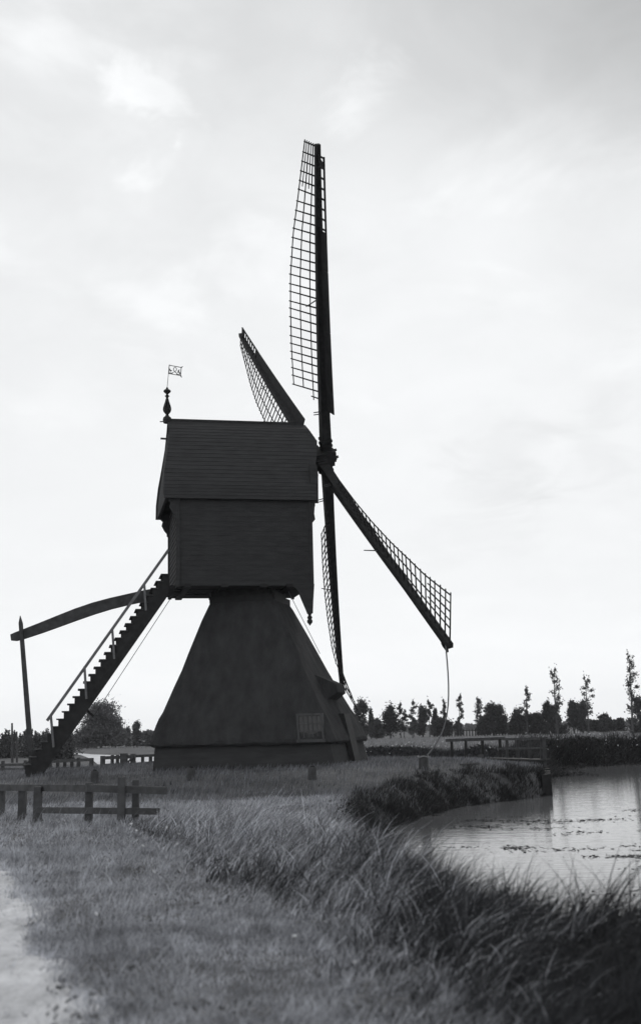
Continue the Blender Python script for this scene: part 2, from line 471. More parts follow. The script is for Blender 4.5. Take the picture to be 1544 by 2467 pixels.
# scalloped brackets under the gable overhangs
mb = MB()
for t_ in (-HW, HW):
    pr_ = [(S0+.0, 10.0), (-6.32, 9.98), (-6.30, 9.82), (-6.2, 9.72), (-6.24, 9.56), (-6.14, 9.36), (-6.04, 9.24), (-6.04, 9.14), (S0, 9.08)]
    mb = MB(); mb.prism([P(s, t_-.06, z) for s, z in pr_], n3*.12); mb.build('rear_bracket', M['boards'], mill)
mb = MB()
for t_ in (-HW, HW):
    pr_ = [(S1, 11.2), (-.86, 11.2), (-.80, 10.8), (-.84, 10.55), (-.96, 10.3), (-1.0, 10.1), (-.93, 9.95), (-.97, 9.6), (-.99, 9.35), (-.96, 9.15), (S1, 8.95)]
    mb = MB(); mb.prism([P(s, t_-.06, z) for s, z in pr_], n3*.12); mb.build('front_bracket', M['boards'], mill)
# hood boards closing the front gable below the roof edge
mb = MB()
for t_ in (-1.5, -.9, .9, 1.5):
    mb = MB(); mb.beam(P(-1.0, t_, ZE-.1), P(-.98, t_, 10.9), .55, .05); mb.build('front_boarding', M['boards'], mill)
mb = MB()
pr_ = [(-1.92, 6.78), (-1.05, 6.78), (-1.10, 6.2), (-1.13, 5.72), (-1.19, 5.70), (-1.32, 5.70), (-1.38, 5.86), (-1.52, 6.2), (-1.64, 6.5), (-1.74, 6.62), (-1.82, 6.66)]
mb.prism([P(s, HW-.05, z) for s, z in pr_], n3*.1)
pend = mb.build('corner_pendant', M['boards'], mill)
mb = MB(); pc = P(-1.24, HW, 5.28)
mb.lathe(pc, [(0, .008), (.06, .05), (.11, .095), (.18, .10), (.235, .06), (.26, .085), (.31, .09), (.36, .05), (.43, .07)])
mb.build('turned_drop', M['tar'], pend, smooth=False)
for i, s_ in enumerate((-5.6, -4.3, -2.9, -1.95)):
    mb = MB(); mb.beam(P(s_, -2.02, ZB+.0), P(s_, 2.02, ZB+.0), .24, .12); mb.build('floor_beam', M['tar'], mill)
for t_ in (-.8, .8):
    mb = MB(); mb.beam(P(S0-.05, t_, ZB+.05), P(-1.75, t_, ZB+.05), .26, .16); mb.build('sole_beam', M['tar'], mill)
mb = MB(); mb.tube([P(-3.1, 0, 6.2), P(-3.1, 0, ZB)], [.85, .8], 14); mb.build('hollow_post', M['tar'], mill)
mb = MB(); mb.beam(P(-6.1, .0, 12.55), P(-6.42, .0, 12.56), .07, .06); mb.build('hook', M['iron'], mill)
mb = MB(); mb.beam(P(-6.1, .1, 13.2), P(-6.45, .1, 13.19), .05, .03); mb.build('hook', M['iron'], mill)
# finial with weather vane
FC = P(-6.17, 0, ZR+.05)
mb = MB()
mb.lathe(FC, [(-.12, .14), (.0, .17), (.09, .15), (.14, .09), (.21, .05), (.26, .09), (.31, .13), (.36, .145)])
for k in range(6):       # open basket
    a = PI*2*k/6
    ps = [(FC.x+math.cos(a)*r_, FC.y+math.sin(a)*r_, FC.z+z) for z, r_ in ((.34, .12), (.42, .135), (.5, .125), (.6, .095), (.72, .055), (.82, .035))]
    mb.tube(ps, [.028]*6, 5)
mb.lathe(FC, [(.34, .13), (.36, .04), (.6, .03), (.78, .05), (.86, .045), (.91, .055), (.94, .095), (.97, .06), (1.0, .035), (1.04, .06), (1.09, .12), (1.13, .145), (1.17, .13), (1.21, .07), (1.25, .04), (1.3, .02)])
fin = mb.build('finial', M['tar'], mill, smooth=False)
VB = FC+Vector((0, 0, 1.28)); VT = VB+Vector((.085, .0, .92))
mb = MB(); mb.tube([VB, VT], [.011, .009], 6); mb.build('vane_rod', M['iron'], fin)
va = R(36); vd = Vector((math.cos(va), math.sin(va), 0)); vu = (VT-VB).normalized()
mb = MB(); VO = VB+vu*.56; vw, vh = .52, .33; vn = vd.cross(vu).normalized()
def V2(a, b_): return VO+vd*(a*vw)+vu*(b_*vh)
def vbar(a, b_, w=.026): mb.beam(V2(*a), V2(*b_), .02, w, up=vn)
for a, b_ in (((0, 0), (1.06, 0)), ((0, 1), (1.06, 1)), ((1, -.08), (1, 1.08)), ((0.0, 0), (0.0, 1))): vbar(a, b_, .03)
vbar((1.0, 1), (1.12, 1.16), .03); vbar((1.0, 0), (1.12, -.18), .03)
for k in range(8):
    a0, a1 = PI*k/8, PI*(k+1)/8
    vbar((.5+.2*math.cos(a0), .02+.3*math.sin(a0)), (.5+.2*math.cos(a1), .02+.3*math.sin(a1)), .022)
for k in range(12):
    a0, a1 = 2*PI*k/12, 2*PI*(k+1)/12
    vbar((.5+.13*math.cos(a0), .64+.24*math.sin(a0)), (.5+.13*math.cos(a1), .64+.24*math.sin(a1)), .022)
for a, b_ in (((.02, .6), (.2, .3)), ((.02, .3), (.25, .42)), ((.98, .2), (.75, .55)), ((.75, .3), (.85, .7)), ((.05, .1), (.3, .12)), ((.72, .1), (.95, .15))): vbar(a, b_, .05)
mb.build('weathervane', M['iron'], fin)

# --- tail beam and tail post
def mp_(u, v):
    d = ray(u, v); t = np.dot(HUB-EYE, N_)/np.dot(d, N_); q = EYE+d*t
    return float(np.dot(q-HUB, E_)), float(q[2])
tp = [mp_(*q) for q in ((27, 1536), (40, 1534), (57, 1528.5), (100, 1513), (143, 1496.5), (185, 1480.5), (227, 1466), (267, 1454.5), (307, 1445), (346, 1436.5), (386, 1429), (430, 1420))]+[(-5.2, 6.82), (-4.4, 6.84)]
hs = [.2, .3, .33, .37, .40, .42, .42, .40, .39, .40, .40, .36, .26, .2]
mb = MB(); mb.path([P(s, 0, z) for s, z in tp], [.3]*14, hs); mb.build('tail_beam', M['greywood'], mill)
pb_ = P(-10.83, .22, float(gz(*P(-10.83, .22, 0)[:2]))-.1); pt_ = P(-11.36, .22, 5.6)
mb = MB(); mb.path([pb_, pb_.lerp(pt_, .5), pt_, P(-11.385, .22, 5.86)], [.16, .15, .125, .02], [.16, .15, .125, .02], up=(0, 1, 0)); mb.build('tail_post', M['greywood'], mill)
# --- outside stair on the near side of the tail beam
ST = .75
def sp(u, v): 
    d = ray(u, v); o = HUB+ST*N_; t = np.dot(o-EYE, N_)/np.dot(d, N_); q = EYE+d*t
    return float(np.dot(q-HUB, E_)), float(q[2])
sb, zb0 = sp(140, 1754); st, zt0 = sp(402, 1390)
slope = (zt0-zb0)/(st-sb)
sg = sb-(zb0-.42)/slope
stair = empty('staircase', P(sg, ST, .3), mill)
nst = 27; rise = (zt0-.42)/nst
for sgn in (-.5, .5):
    poly = []
    for i in range(nst):
        z0 = .42+i*rise; s0 = sg+(z0-.42)/slope
        poly += [(s0, z0), (s0, z0+rise)]
    top = [(st, zt0), (st+.05, zt0-.2), (st+.02, zt0-.72)]
    poly = poly+top+[(sg+.55, .30), (sg+.05, .28)]
    mb = MB(); mb.prism([P(s, ST+sgn, z) for s, z in poly], n3*(.07 if sgn > 0 else -.07)); mb.build('stringer', M['tar'], stair)
for i in range(nst):
    z = .42+(i+1)*rise; s0 = sg+(z-rise-.42)/slope
    mb = MB(); c = [P(s0-.07, ST-.62, z), P(s0+.2, ST-.62, z), P(s0+.2, ST+.62, z), P(s0-.07, ST+.62, z)]
    mb.hexa(c+[Vector((q.x, q.y, q.z+.035)) for q in c]); mb.build('tread', M['greywood'], stair)
ra, rb = sp(115, 1737), sp(404, 1330)
mb = MB(); mb.beam(P(ra[0], ST+.5, ra[1]), P(rb[0], ST+.5, rb[1]), .07, .1); mb.build('handrail', M['palewood'], stair)
for (u, v), (u2, v2) in (((346, 1412), (350, 1475)), ((270, 1520), (275, 1590)), ((204, 1608), (209, 1685)), ((124, 1722), (131, 1800))):
    a, b_ = sp(u, v), sp(u2, v2)
    mb = MB(); mb.beam(P(a[0], ST+.60, a[1]), P(b_[0], ST+.60, b_[1]), .07, .085); mb.build('baluster', M['palewood'], stair)
a, b_ = sp(208, 1710), sp(226, 1726)
mb = MB(); mb.beam(P(a[0], ST, a[1]), P(b_[0], ST, b_[1]), .08, .08); mb.build('spreader', M['tar'], stair)
w1, w2 = sp(418, 1432), sp(163, 1778)
mb = MB(); mb.tube([P(w1[0], ST, w1[1]), P(b_[0], ST, b_[1]), P(w2[0], ST, w2[1])], [.012]*3, 5); mb.build('brace_wire', M['iron'], stair)
wr = sp(694, 1425); wr2 = sp(770, 1575)
mb = MB(); mb.tube([P(wr[0], .8, wr[1]), P(wr2[0], .8, wr2[1])], [.012]*2, 5); mb.build('hanging_cord', M['rope'], mill)
# tail winch by the foot of the stair
mb = MB(); q = P(-10.75, 0, 0); g0 = float(gz(q.x, q.y))
for t_ in (-.45, .45): mb.beam(P(-10.75, t_, g0-.1), P(-10.75, t_, g0+.95), .15, .15)
mb.tube([P(-10.75, -.6, g0+.7), P(-10.75, .6, g0+.7)], [.13, .13], 10)
for k in range(4):
    a = PI/4+PI/2*k; mb.beam(P(-10.75, .66, g0+.7), P(-10.75+.5*math.cos(a), .66, g0+.7+.5*math.sin(a)), .05, .05)
mb.build('tail_winch', M['greywood'], mill)

# --- sails
AX = np.array([math.cos(TH)*math.cos(TA), math.sin(TH)*math.cos(TA), math.sin(TA)])
UPV = np.cross(N_, AX); UPV = UPV if UPV[2] > 0 else -UPV
DA = math.cos(PHI)*UPV+math.sin(PHI)*N_; DB = -math.sin(PHI)*UPV+math.cos(PHI)*N_
HC = HUB-.22*AX
def SP(d, rho, off): return HC+rho*d+AX*(off+.22*(rho/12)**2)
mb = MB(); a3 = Vector(AX)
mb.tube([Vector(HC-AX*4.9), Vector(HC-AX*.5)], [.24, .27], 12); mb.build('windshaft', M['tar'], mill)
mb = MB(); h3 = Vector(HC)
mb.tube([h3-a3*.62, h3-a3*.5, h3-a3*.42], [.3, .36, .36], 12)
mb.beam(h3-a3*.45, h3+a3*.42, .62, .62, up=tuple(DA))
mb.beam(h3+a3*.42, h3+a3*.52, .42, .42, up=tuple(DA))
for d in (DA, DB):
    for k in (-1, 1):
        mb.beam(h3+Vector(d)*.2*k+a3*.3, h3+Vector(d)*.2*k+a3*.6, .09, .09)
mb.build('poll_head', M['tar'], mill)
RHO = np.linspace(0, 12, 13)
def stock(d, off):
    mb = MB(); rs = np.linspace(-12, 12, 41)
    w = [.38-.21*abs(r_)/12 for r_ in rs]
    mb.path([SP(d*np.sign(r_) if r_ else d, abs(r_), off) for r_ in rs], w, w, up=tuple(AX))
    # wedges and iron bands close to the hub
    for r_ in (-.75, -.55, .55, .75):
        c = Vector(SP(d*np.sign(r_), abs(r_), off)); dd = Vector(d)
        mb.beam(c-dd*.05, c+dd*.05, .43, .43, up=tuple(AX))
    return mb.build('sail_stock', M['sailwood'], mill)
stock(DA, .175); stock(DB, -.175)
TAB = {   # rho: (width across, offset back) of the outer lattice edge
    'up':   ([2.4, 4.2, 5.8, 7.1, 8.7, 10, 12], [1.13, 1.13, 1.15, 1.11, 1.05, 1.0, .80], [.80, .82, .78, .74, .60, .40, .17]),
    'lr':   ([2.4, 4.6, 6, 7.6, 9.1, 10.2, 11.1, 12], [.74, .80, .86, 1.04, 1.36, 1.5, 1.72, 1.96], [.15, .14, .10, .07, .09, .05, .03, .02]),
    'ul':   ([2.4, 4.2, 5.8, 7.5, 9, 10.5, 12], [1.25, 1.25, 1.25, 1.2, 1.05, .8, .5], [.62, .62, .56, .48, .36, .2, .06]),
    'dn':   ([2.4, 4.2, 5.8, 7.1, 8.7, 9.7, 10.5, 11.2, 12], [1.1, 1.1, 1.1, 1.1, 1.1, 1.15, 1.3, 1.5, 1.8], [.70, .74, .74, .70, .62, .50, .24, .06, -.06]),
}
def make_sail(key, d, perp, off, lead_open, label):
    rh, ws, ss = TAB[key]
    s_root = empty('sail', SP(d, 1.6, off), mill); s_root['label'] = label
    d3 = Vector(d)
    def Q(rho, f):   # f: 0 stock, 1 outer lattice edge, negative: leading side
        w = float(np.interp(rho, rh, ws)); s = float(np.interp(rho, rh, ss))
        p = SP(d, rho, off)
        if f >= 0: return Vector(p+perp*w*f-AX*s*f)
        wl = .62-.012*rho
        return Vector(p+perp*wl*f+AX*(.20)*(-f)*(1-rho/16))
    mb = MB(); nb = 29
    rj = random.Random(hash(key) % 97 if False else len(key)+ord(key[0]))
    for i in range(nb):
        rho = 2.45+(11.92-2.45)*i/(nb-1)
        fmax = 1.0
        if i == 0: fmax = .42
        q = rj.uniform(-.02, .02)
        f1 = fmax*(1.05 if i > 0 else 1.0)
        mb.beam(Q(rho+q, 0), Q(rho+q*2, f1), .036, .05, .028, .034, up=d3)
    for f, r0 in ((.34, 2.35), (.67, 2.75), (1.0, 2.75)):
        rs = np.linspace(r0, 11.97, 24)
        mb.path([Q(r_, f) for r_ in rs], [.032]*24, [.032]*24, up=tuple(AX))
    if key in ('up', 'lr'):
        for f in (.5, .84):
            rs = np.linspace(10.4, 11.97, 5); mb.path([Q(r_, f) for r_ in rs], [.026]*5, [.026]*5, up=tuple(AX))
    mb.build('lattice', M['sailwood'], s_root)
    # leading side: boards, with the outermost ones taken out
    mb = MB(); r1 = 9.1 if lead_open else 11.6
    for ra_, rb_ in ([(2.1, 5.4), (5.42, r1)] if not lead_open else [(2.1, 5.4), (5.42, 7.7), (7.72, r1)]):
        for k in range(6):
            a0, b0 = ra_+(rb_-ra_)*k/6, ra_+(rb_-ra_)*(k+1)/6
            A = [Q(a0, -.12), Q(b0, -.12), Q(b0, -1), Q(a0, -1)]
            mb.prism(A, a3*.035)
    mb.build('windboard', M['sailwood'], s_root)
    mb = MB()
    rs = np.linspace(r1-.2, 11.7, 6)
    mb.path([Q(r_, -1) for r_ in rs], [.05]*6, [.06]*6, up=tuple(AX))
    for k in range(8):
        rho = r1+.1+(11.65-r1-.1)*k/7; mb.beam(Q(rho, 0), Q(rho, -1), .045, .05, up=d3)
    mb.beam(Q(11.55, 0), Q(11.35, -1), .07, .14, up=d3)
    mb.build('leading_frame', M['sailwood'], s_root)
    for rho, f in ((6.6, .35), (2.0, .3), (1.9, .22)):
        mb = MB()
        c = Vector(SP(d, rho, off)); pp = Vector(perp)
        q = c-a3*(.55 if rho > 3 else .42)+d3*(-.25 if rho > 3 else .03)
        mb.beam(c, q, .04, .04, .03, .03); mb.build('cleat', M['iron'], s_root)
    return s_root
make_sail('up', DA, -DB, .175, True, 'raised sail pointing straight up with open leading tip')
make_sail('dn', -DA, DB, .175, False, 'lowest sail seen nearly edge on in front of the thatch')
make_sail('lr', DB, DA, -.175, False, 'lower right sail roped to the ground')
make_sail('ul', -DB, -DA, -.175, True, 'upper left sail half hidden behind the roof')

# ------------------------------------------------------------------ small things on the lawn
def stump_mesh():
    mb = MB(); mb.tube([(0, 0, -.15), (0, 0, .2), (.01, 0, .43), (.015, 0, .48), (.02, .01, .5)], [.2, .175, .17, .15, .1], 9)
    return mb
sm = stump_mesh().build('mooring_stump', M['greywood'], None, (0, 0, 0))
GR = 'anchor stumps standing round the windmill'
for i, (u, v, sc, lab) in enumerate([
        (228, 1886, .72, 'squat dark stump behind the near rail fence, left of the windmill'),
        (460, 1880, .72, 'low dark stump in the grass before the left corner of the windmill'),
        (752, 1871, .7, 'low dark stump in the grass before the windmill window'),
        (1020, 1852, .85, 'squat dark stump to which the sail rope is tied'),
        (1158, 1842, .82, 'dark leaning stump on the lawn before the plank railing')]):
    o = sm if i == 0 else sm.copy()
    if i: COL.objects.link(o)
    p = gp(u, v); o.location = p; o.scale = (sc, sc, sc); o.rotation_euler = (0, (.12 if i == 4 else .02), .3*i)
    tag(o, lab, 'stump', GR)
    if i == 3: s4 = p
# rope from the lower right sail to its stump
ta_ = Vector(SP(DB, 11.6, -.175)); tb_ = Vector((s4[0]+.14, s4[1], s4[2]+.42))
pts = [ta_.lerp(tb_, k/14)+Vector((.32*math.sin(PI*k/14), 0, -.5*math.sin(PI*k/14))) for k in range(15)]
mb = MB(); mb.tube(pts, [.022]*15, 6)
mb.tube([tb_+Vector((.17*math.cos(a)-.14, .17*math.sin(a), -.05+.02*math.sin(3*a))) for a in np.linspace(0, 2*PI, 17)], [.025]*17, 6)
tag(mb.build('rope', M['rope'], None, tb_), 'slack rope hanging from the lower right sail to a stump', 'rope')
# low rail from the mill corner to the ditch edge
a, b_ = gp(884, 1838), gp(1008, 1832)
rl = empty('low_rail', a); tag(rl, 'low wooden rail running across the grass from the windmill corner', 'rail')
mb = MB(); mb.beam((a[0], a[1], a[2]+.16), (b_[0], b_[1], b_[2]+.2), .08, .09); mb.build('rail', M['fencewood'], rl)
for k in (.06, .5, .95):
    q = a+(b_-a)*k; mb = MB(); mb.beam((q[0], q[1]-.09, float(gz(q[0], q[1]))-.1), (q[0], q[1]-.09, q[2]+.22), .08, .08); mb.build('post', M['fencewood'], rl)
a, b_ = gp(1112, 1846), gp(1148, 1850)
mb = MB(); mb.beam((a[0], a[1], a[2]+.05), (b_[0], b_[1], b_[2]+.05), .16, .06)
tag(mb.build('plank', M['fencewood'], None, a), 'loose plank lying on the lawn between two stumps', 'plank')

# ------------------------------------------------------------------ fences
def fence_from(name, label, cat, posts, rails, Y, pw, mat, base=None, group=None):
    """posts: (u, v_top, v_base, width_factor); rails: (u0, v0, u1, v1, thickness)"""
    rt = gp(posts[0][0], posts[0][2]); root = empty(name, rt); tag(root, label, cat, group)
    for u, vt, vb, wf, yy in posts:
        t = at_y(u, vt, yy); g = float(gz(t[0], yy))
        mb = MB(); mb.beam((t[0], yy, g-.15), (t[0]+.01, yy, t[2]), pw*wf, pw*wf*1.1, pw*wf*.94, pw*wf, up=(0, 1, 0)); mb.build('post', mat, root)
    for u0, v0, u1, v1, th_, ya, yb in rails:
        a, b_ = at_y(u0, v0, ya), at_y(u1, v1, yb)
        mb = MB(); mb.beam(a, b_, .06, th_); mb.build('rail', mat, root)
    return root
YF = 20.6
fence_from('rail_fence', 'broad weathered two rail fence in the grass beside the sandy path', 'fence',
    [(4, 1890, 1966, 1.1, 24.1), (55, 1893, 1972, 1.15, 23.2), (92, 1895, 1977, 1.15, 22.2), (215, 1886, 2000, 1.0, 20.9), (293, 1872, 2001, 1.05, 20.6), (327, 1879, 1990, .95, 21.0)],
    [(-40, 1897, 215, 1899, .125, 24.6, 20.78), (214, 1899, 402, 1905, .125, 20.78, 20.45), (92, 1952, 216, 1953, .11, 22.08, 20.75), (213, 1953, 384, 1955, .11, 20.75, 20.5)],
    YF, .125, M['fencewood'])
fence_from('paddock_fence', 'grey paddock fence far left behind the tail post', 'fence',
    [(8, 1833, 1858, 1, 58), (62, 1832, 1858, 1, 57.5), (122, 1829, 1860, 1, 57), (140, 1829, 1860, 1, 56.5), (157, 1827, 1860, 1, 56), (174, 1828, 1860, 1, 55.5), (190, 1825, 1860, 1.1, 55), (221, 1826, 1853, 1.2, 54.5)],
    [(2, 1843, 60, 1842, .12, 57.9, 57.4), (60, 1838, 221, 1830, .13, 57.4, 54.4), (2, 1853, 80, 1853, .09, 57.9, 57.2), (110, 1853, 221, 1849, .1, 57, 54.4)],
    56, .15, M['fencewood'])
fence_from('paddock_fence', 'short grey fence between the field gate and the windmill thatch', 'fence',
    [(344, 1819, 1849, .9, 54.6), (363, 1818, 1849, 1.0, 55.2), (385, 1818, 1848, 1, 55.8)],
    [(322, 1822, 390, 1819, .12, 54.0, 55.8), (322, 1841, 390, 1835, .12, 54.0, 55.8)], 55, .16, M['fencewood'])
gt = fence_from('field_gate', 'low wooden field gate with a diagonal brace, left of the windmill', 'gate',
    [(248, 1821, 1856, 1.3, 54), (271, 1819, 1853, .9, 54), (283.5, 1819, 1853, .9, 54), (299, 1815, 1850, 2.0, 53.9), (321, 1816, 1850, 1.4, 53.9)],
    [(248, 1826, 321, 1823, .15, 53.86, 53.8), (248, 1844, 321, 1840, .13, 53.86, 53.8), (304, 1842, 320, 1824, .08, 53.75, 53.7)], 54, .16, M['fencewood'])
# plank railing / footbridge by the sluice
fb = empty('footbridge', gp(1080, 1822)); tag(fb, 'wooden footbridge with thin handrails where the lawn meets the pond', 'footbridge')
def pt(u, v, Y): return Vector(at_y(u, v, Y))
mb = MB(); mb.beam(pt(1074, 1784, 52.5), pt(1216, 1779, 51), .1, .13); mb.build('handrail', M['fencewood'], fb)
mb = MB(); mb.beam(pt(1212, 1781, 50.6), pt(1312, 1779, 47.2), .08, .10); mb.build('handrail', M['fencewood'], fb)
mb = MB(); mb.beam(pt(1200, 1804, 50.6), pt(1308, 1802, 47.2), .05, .08); mb.build('middle_rail', M['fencewood'], fb)
mb = MB(); mb.beam(pt(1190, 1828, 50.6), pt(1310, 1832, 47.0), .7, .09); mb.build('deck', M['tar'], fb)
for u, vt, vb, Y, mt in ((1087, 1783, 1826, 52.4, 'tar'), (1121, 1782, 1826, 52, 'tar'), (1161, 1781, 1828, 51.6, 'tar'), (1203, 1780, 1830, 51.1, 'tar'), (1220, 1781, 1834, 50.4, 'greywood'), (1246, 1780, 1834, 49.5, 'greywood'),
                     (1275, 1779, 1836, 48.6, 'greywood'), (1303, 1778, 1850, 47.4, 'greywood'), (1310, 1777, 1850, 47.1, 'greywood')):
    a, b_ = pt(u, vt, Y), pt(u+1, vb, Y); b_.z = min(b_.z, float(gz(b_.x, b_.y)))-.2
    mb = MB(); mb.beam(b_, a, .12, .12, up=(0, 1, 0)); mb.build('post', M[mt], fb)
# board revetment at the corner of the lawn
rv = MB(); line = [(7.35, 40.05), (7.6, 40.5), (8.6, 45.9), (9.4, 51.5)]
rr = random.Random(5)
for (ax, ay), (bx, by) in zip(line, line[1:]):
    L = math.hypot(bx-ax, by-ay); nn = max(1, int(L/.24))
    for k in range(nn):
        t0, t1 = k/nn, (k+.96)/nn
        rv.beam((ax+(bx-ax)*(t0+t1)/2, ay+(by-ay)*(t0+t1)/2, -1.7), (ax+(bx-ax)*(t0+t1)/2, ay+(by-ay)*(t0+t1)/2, -.12+rr.uniform(-.05, .05)), .2, .2)
tag(rv.build('revetment', M['tar'], None, (7.5, 40.3, -.8)), 'dark board revetment holding the lawn corner above the pond', 'revetment')
# tall thin pole far left
q = gp(31, 1838)
a = at_y(30, 1742, q[1])
mb = MB(); mb.tube([(q[0], q[1], q[2]-.3), (a[0], a[1], a[2])], [.09, .06], 7)
tag(mb.build('pole', M['bark'], None, q), 'taller of two thin bare poles before the willow thicket, far left', 'pole', 'bare poles')
mb = MB(); mb.tube([(q[0]+.3, q[1], q[2]-.3), (a[0]+.32, a[1], a[2]-.55)], [.07, .05], 7)
tag(mb.build('pole', M['bark'], None, (q[0]+.3, q[1], q[2])), 'shorter of two thin bare poles before the willow thicket, far left', 'pole', 'bare poles')
# field fence: thin posts along the far meadow
fp = empty('meadow_fence', at_z(1200, 1771, 0)); tag(fp, 'long thin fence of short stakes along the far side of the meadow', 'fence')
for i in range(44):
    u = 1052+i*7.1; Y = 186-i*.25; v = 1771-(u-1052)*.022
    t = at_y(u, v-12+random.Random(i).uniform(-3, 3), Y)
    mb = MB(); mb.beam((t[0], Y, -.1), (t[0], Y, t[2]), .16, .16, up=(0, 1, 0)); mb.build('stake', M['tar'], fp)
a, b_ = at_y(1050, 1762, 186), at_y(1360, 1755, 175)
mb = MB(); mb.beam(a, b_, .06, .1); mb.build('rail', M['tar'], fp)

# ------------------------------------------------------------------ trees
def leaf_quads(C_, size, rng):
    n = len(C_)
    a = rng.normal(size=(n, 3)); a /= np.linalg.norm(a, axis=1)[:, None]
    b_ = rng.normal(size=(n, 3)); b_ -= (b_*a).sum(1)[:, None]*a; b_ /= np.linalg.norm(b_, axis=1)[:, None]
    s = size*rng.uniform(.6, 1.3, n)[:, None]
    v0, v1, v2, v3 = C_-a*s*.5-b_*s*.32, C_-a*s*.5+b_*s*.32, C_+a*s*.5-b_*s*.25, C_+a*s*.5+b_*s*.25
    return np.stack([np.stack([v0, v1], 1), np.stack([v2, v3], 1)], 1)

def tree(name, label, cat, u, vb, vt, wpx, Y, kind, matname, seed, lean=0.0, group=None, base_frac=.2, dens=1.0, shape='round'):
    rng = np.random.default_rng(seed)
    t = at_y(u, vt, Y); x = t[0]; g = float(gz(x, Y)); h = t[2]-g; w = wpx*Y/FPX
    root = empty(name, (x, Y, g)); tag(root, label, cat, group)
    pxm = Y/1140.0
    mb = MB(); tr = max(.035, h*.016) if kind == 'poplar' else max(.06, h*.028)
    def ax(f): return np.array([x+lean*h*f*f+.008*h*math.sin(5*f+seed), Y+.01*h*math.sin(4*f+seed*2), g+h*f])
    fr_ = np.linspace(0, .96, 9)
    mb.tube([ax(f)-(np.array([0, 0, .2]) if f == 0 else 0) for f in fr_], [tr*(1-.85*f)*(1.25 if f == 0 else 1) for f in fr_], 7)
    cl = []
    if kind == 'poplar':
        ncl = int(15*dens)+3
        for k in range(ncl):
            f = base_frac+(1-base_frac)*(k+rng.uniform(.0, .9))/ncl
            wid = w*.5*(.45+.75*math.sin(PI*min(1, .12+.85*(f-base_frac)/(1-base_frac))))
            dx = rng.normal(.15, .45)*wid; dy = rng.normal(0, .4)*wid
            c = ax(f)+np.array([dx, dy, 0]); cl.append((c, wid*rng.uniform(.3, .55), h*rng.uniform(.018, .05)))
            mb.tube([ax(max(0, f-.06)), c], [tr*.4*(1-f)+.012, .01], 4)
    else:
        ncl = int(26*dens)+4
        for k in range(ncl):
            f = rng.uniform(0, 1)**(1.25 if shape == 'cone' else .8)
            ff = base_frac+(1-base_frac)*f
            if shape == 'round': pr_ = math.sqrt(max(.05, 1-(2*f-.85)**2*.72))
            elif shape == 'cone': pr_ = .25+.8*(1-f)**.75
            else: pr_ = .95-.55*f**2.2
            a = rng.uniform(0, 2*PI); rd = w*.5*pr_*math.sqrt(rng.uniform(.05, 1))
            c = ax(min(ff, .97))+np.array([math.cos(a)*rd, math.sin(a)*rd*.9, 0])
            cl.append((c, w*rng.uniform(.12, .21), h*rng.uniform(.06, .12)*(1 if shape != 'spiky' else 1.6)))
            if k % 3 == 0: mb.tube([ax(max(.08, ff-.25)), c], [tr*.45, .015], 5)
    mb.build('trunk', M['bark'], root)
    pts = []
    for c, rw, rhh in cl:
        npl = int((50 if kind == 'poplar' else 100)*rng.uniform(.6, 1.3))
        pts.append(c+rng.normal(size=(npl, 3))*np.array([rw*.62, rw*.62, rhh*.62]))
    # a few stray twigs so that the outline stays uneven
    C_ = np.concatenate(pts)
    far_ = rng.integers(0, len(C_), len(C_)//9); cen = C_.mean(0)
    C_ = np.concatenate([C_, cen+(C_[far_]-cen)*rng.uniform(1.05, 1.3, (len(far_), 1))])
    C_ = C_[C_[:, 2] > g+.06*h]
    quads('crown', leaf_quads(C_, max(.14, (1.3 if kind == 'poplar' else 1.5)*pxm), rng), M[matname], root, (x, Y, g))
    return root
PG = 'slender roadside poplars beyond the meadow'
TG = 'trees and bushes in the belt beyond the meadow'
pop = [
 (1509, 1776, 1581, 26, 127, .045, 1.1, .45, 'tallest slender poplar near the right edge, crown bent by wind'),
 (1408, 1767, 1632, 21, 168, .02, .9, .3, 'slender ragged poplar rising out of a pair of round bushes'),
 (1331, 1772, 1612, 24, 155, .02, 1.2, .25, 'tall leafy poplar standing before a broad dark bush, right of the footbridge'),
 (1264, 1772, 1657, 18, 163, .03, .9, .35, 'thin poplar with a tufted top above the footbridge end'),
 (1146, 1770, 1682, 20, 198, .05, 1.0, .32, 'lone bare-stemmed poplar with a compact leaning crown'),
 (1103, 1772, 1676, 15, 195, .015, .8, .2, 'lone thin poplar with a tapering spire crown left of the compact one'),
 (1066, 1774, 1688, 13, 190, .03, .7, .4, 'thin poplar rising beside the sail rope'),
 (1031, 1776, 1690, 12, 186, .02, .6, .5, 'thin poplar with a small leafy top behind a pale bush'),
 (990, 1778, 1690, 20, 180, .09, .9, .2, 'poplar with its top blown far over to the right'),
 (962, 1777, 1697, 16, 182, .0, .9, .25, 'straight poplar close beside a dense dark clump'),
 (971, 1777, 1713, 16, 184, .0, .9, .25, 'shorter poplar between the straight one and the blown one'),
]
for i, (u, vb, vt, w, Y, ln, dn, bf, lab) in enumerate(pop):
    tree('poplar_tree', lab, 'tree', u, vb, vt, w, Y, 'poplar', 'poplar', 100+i, ln, PG, bf, dn)
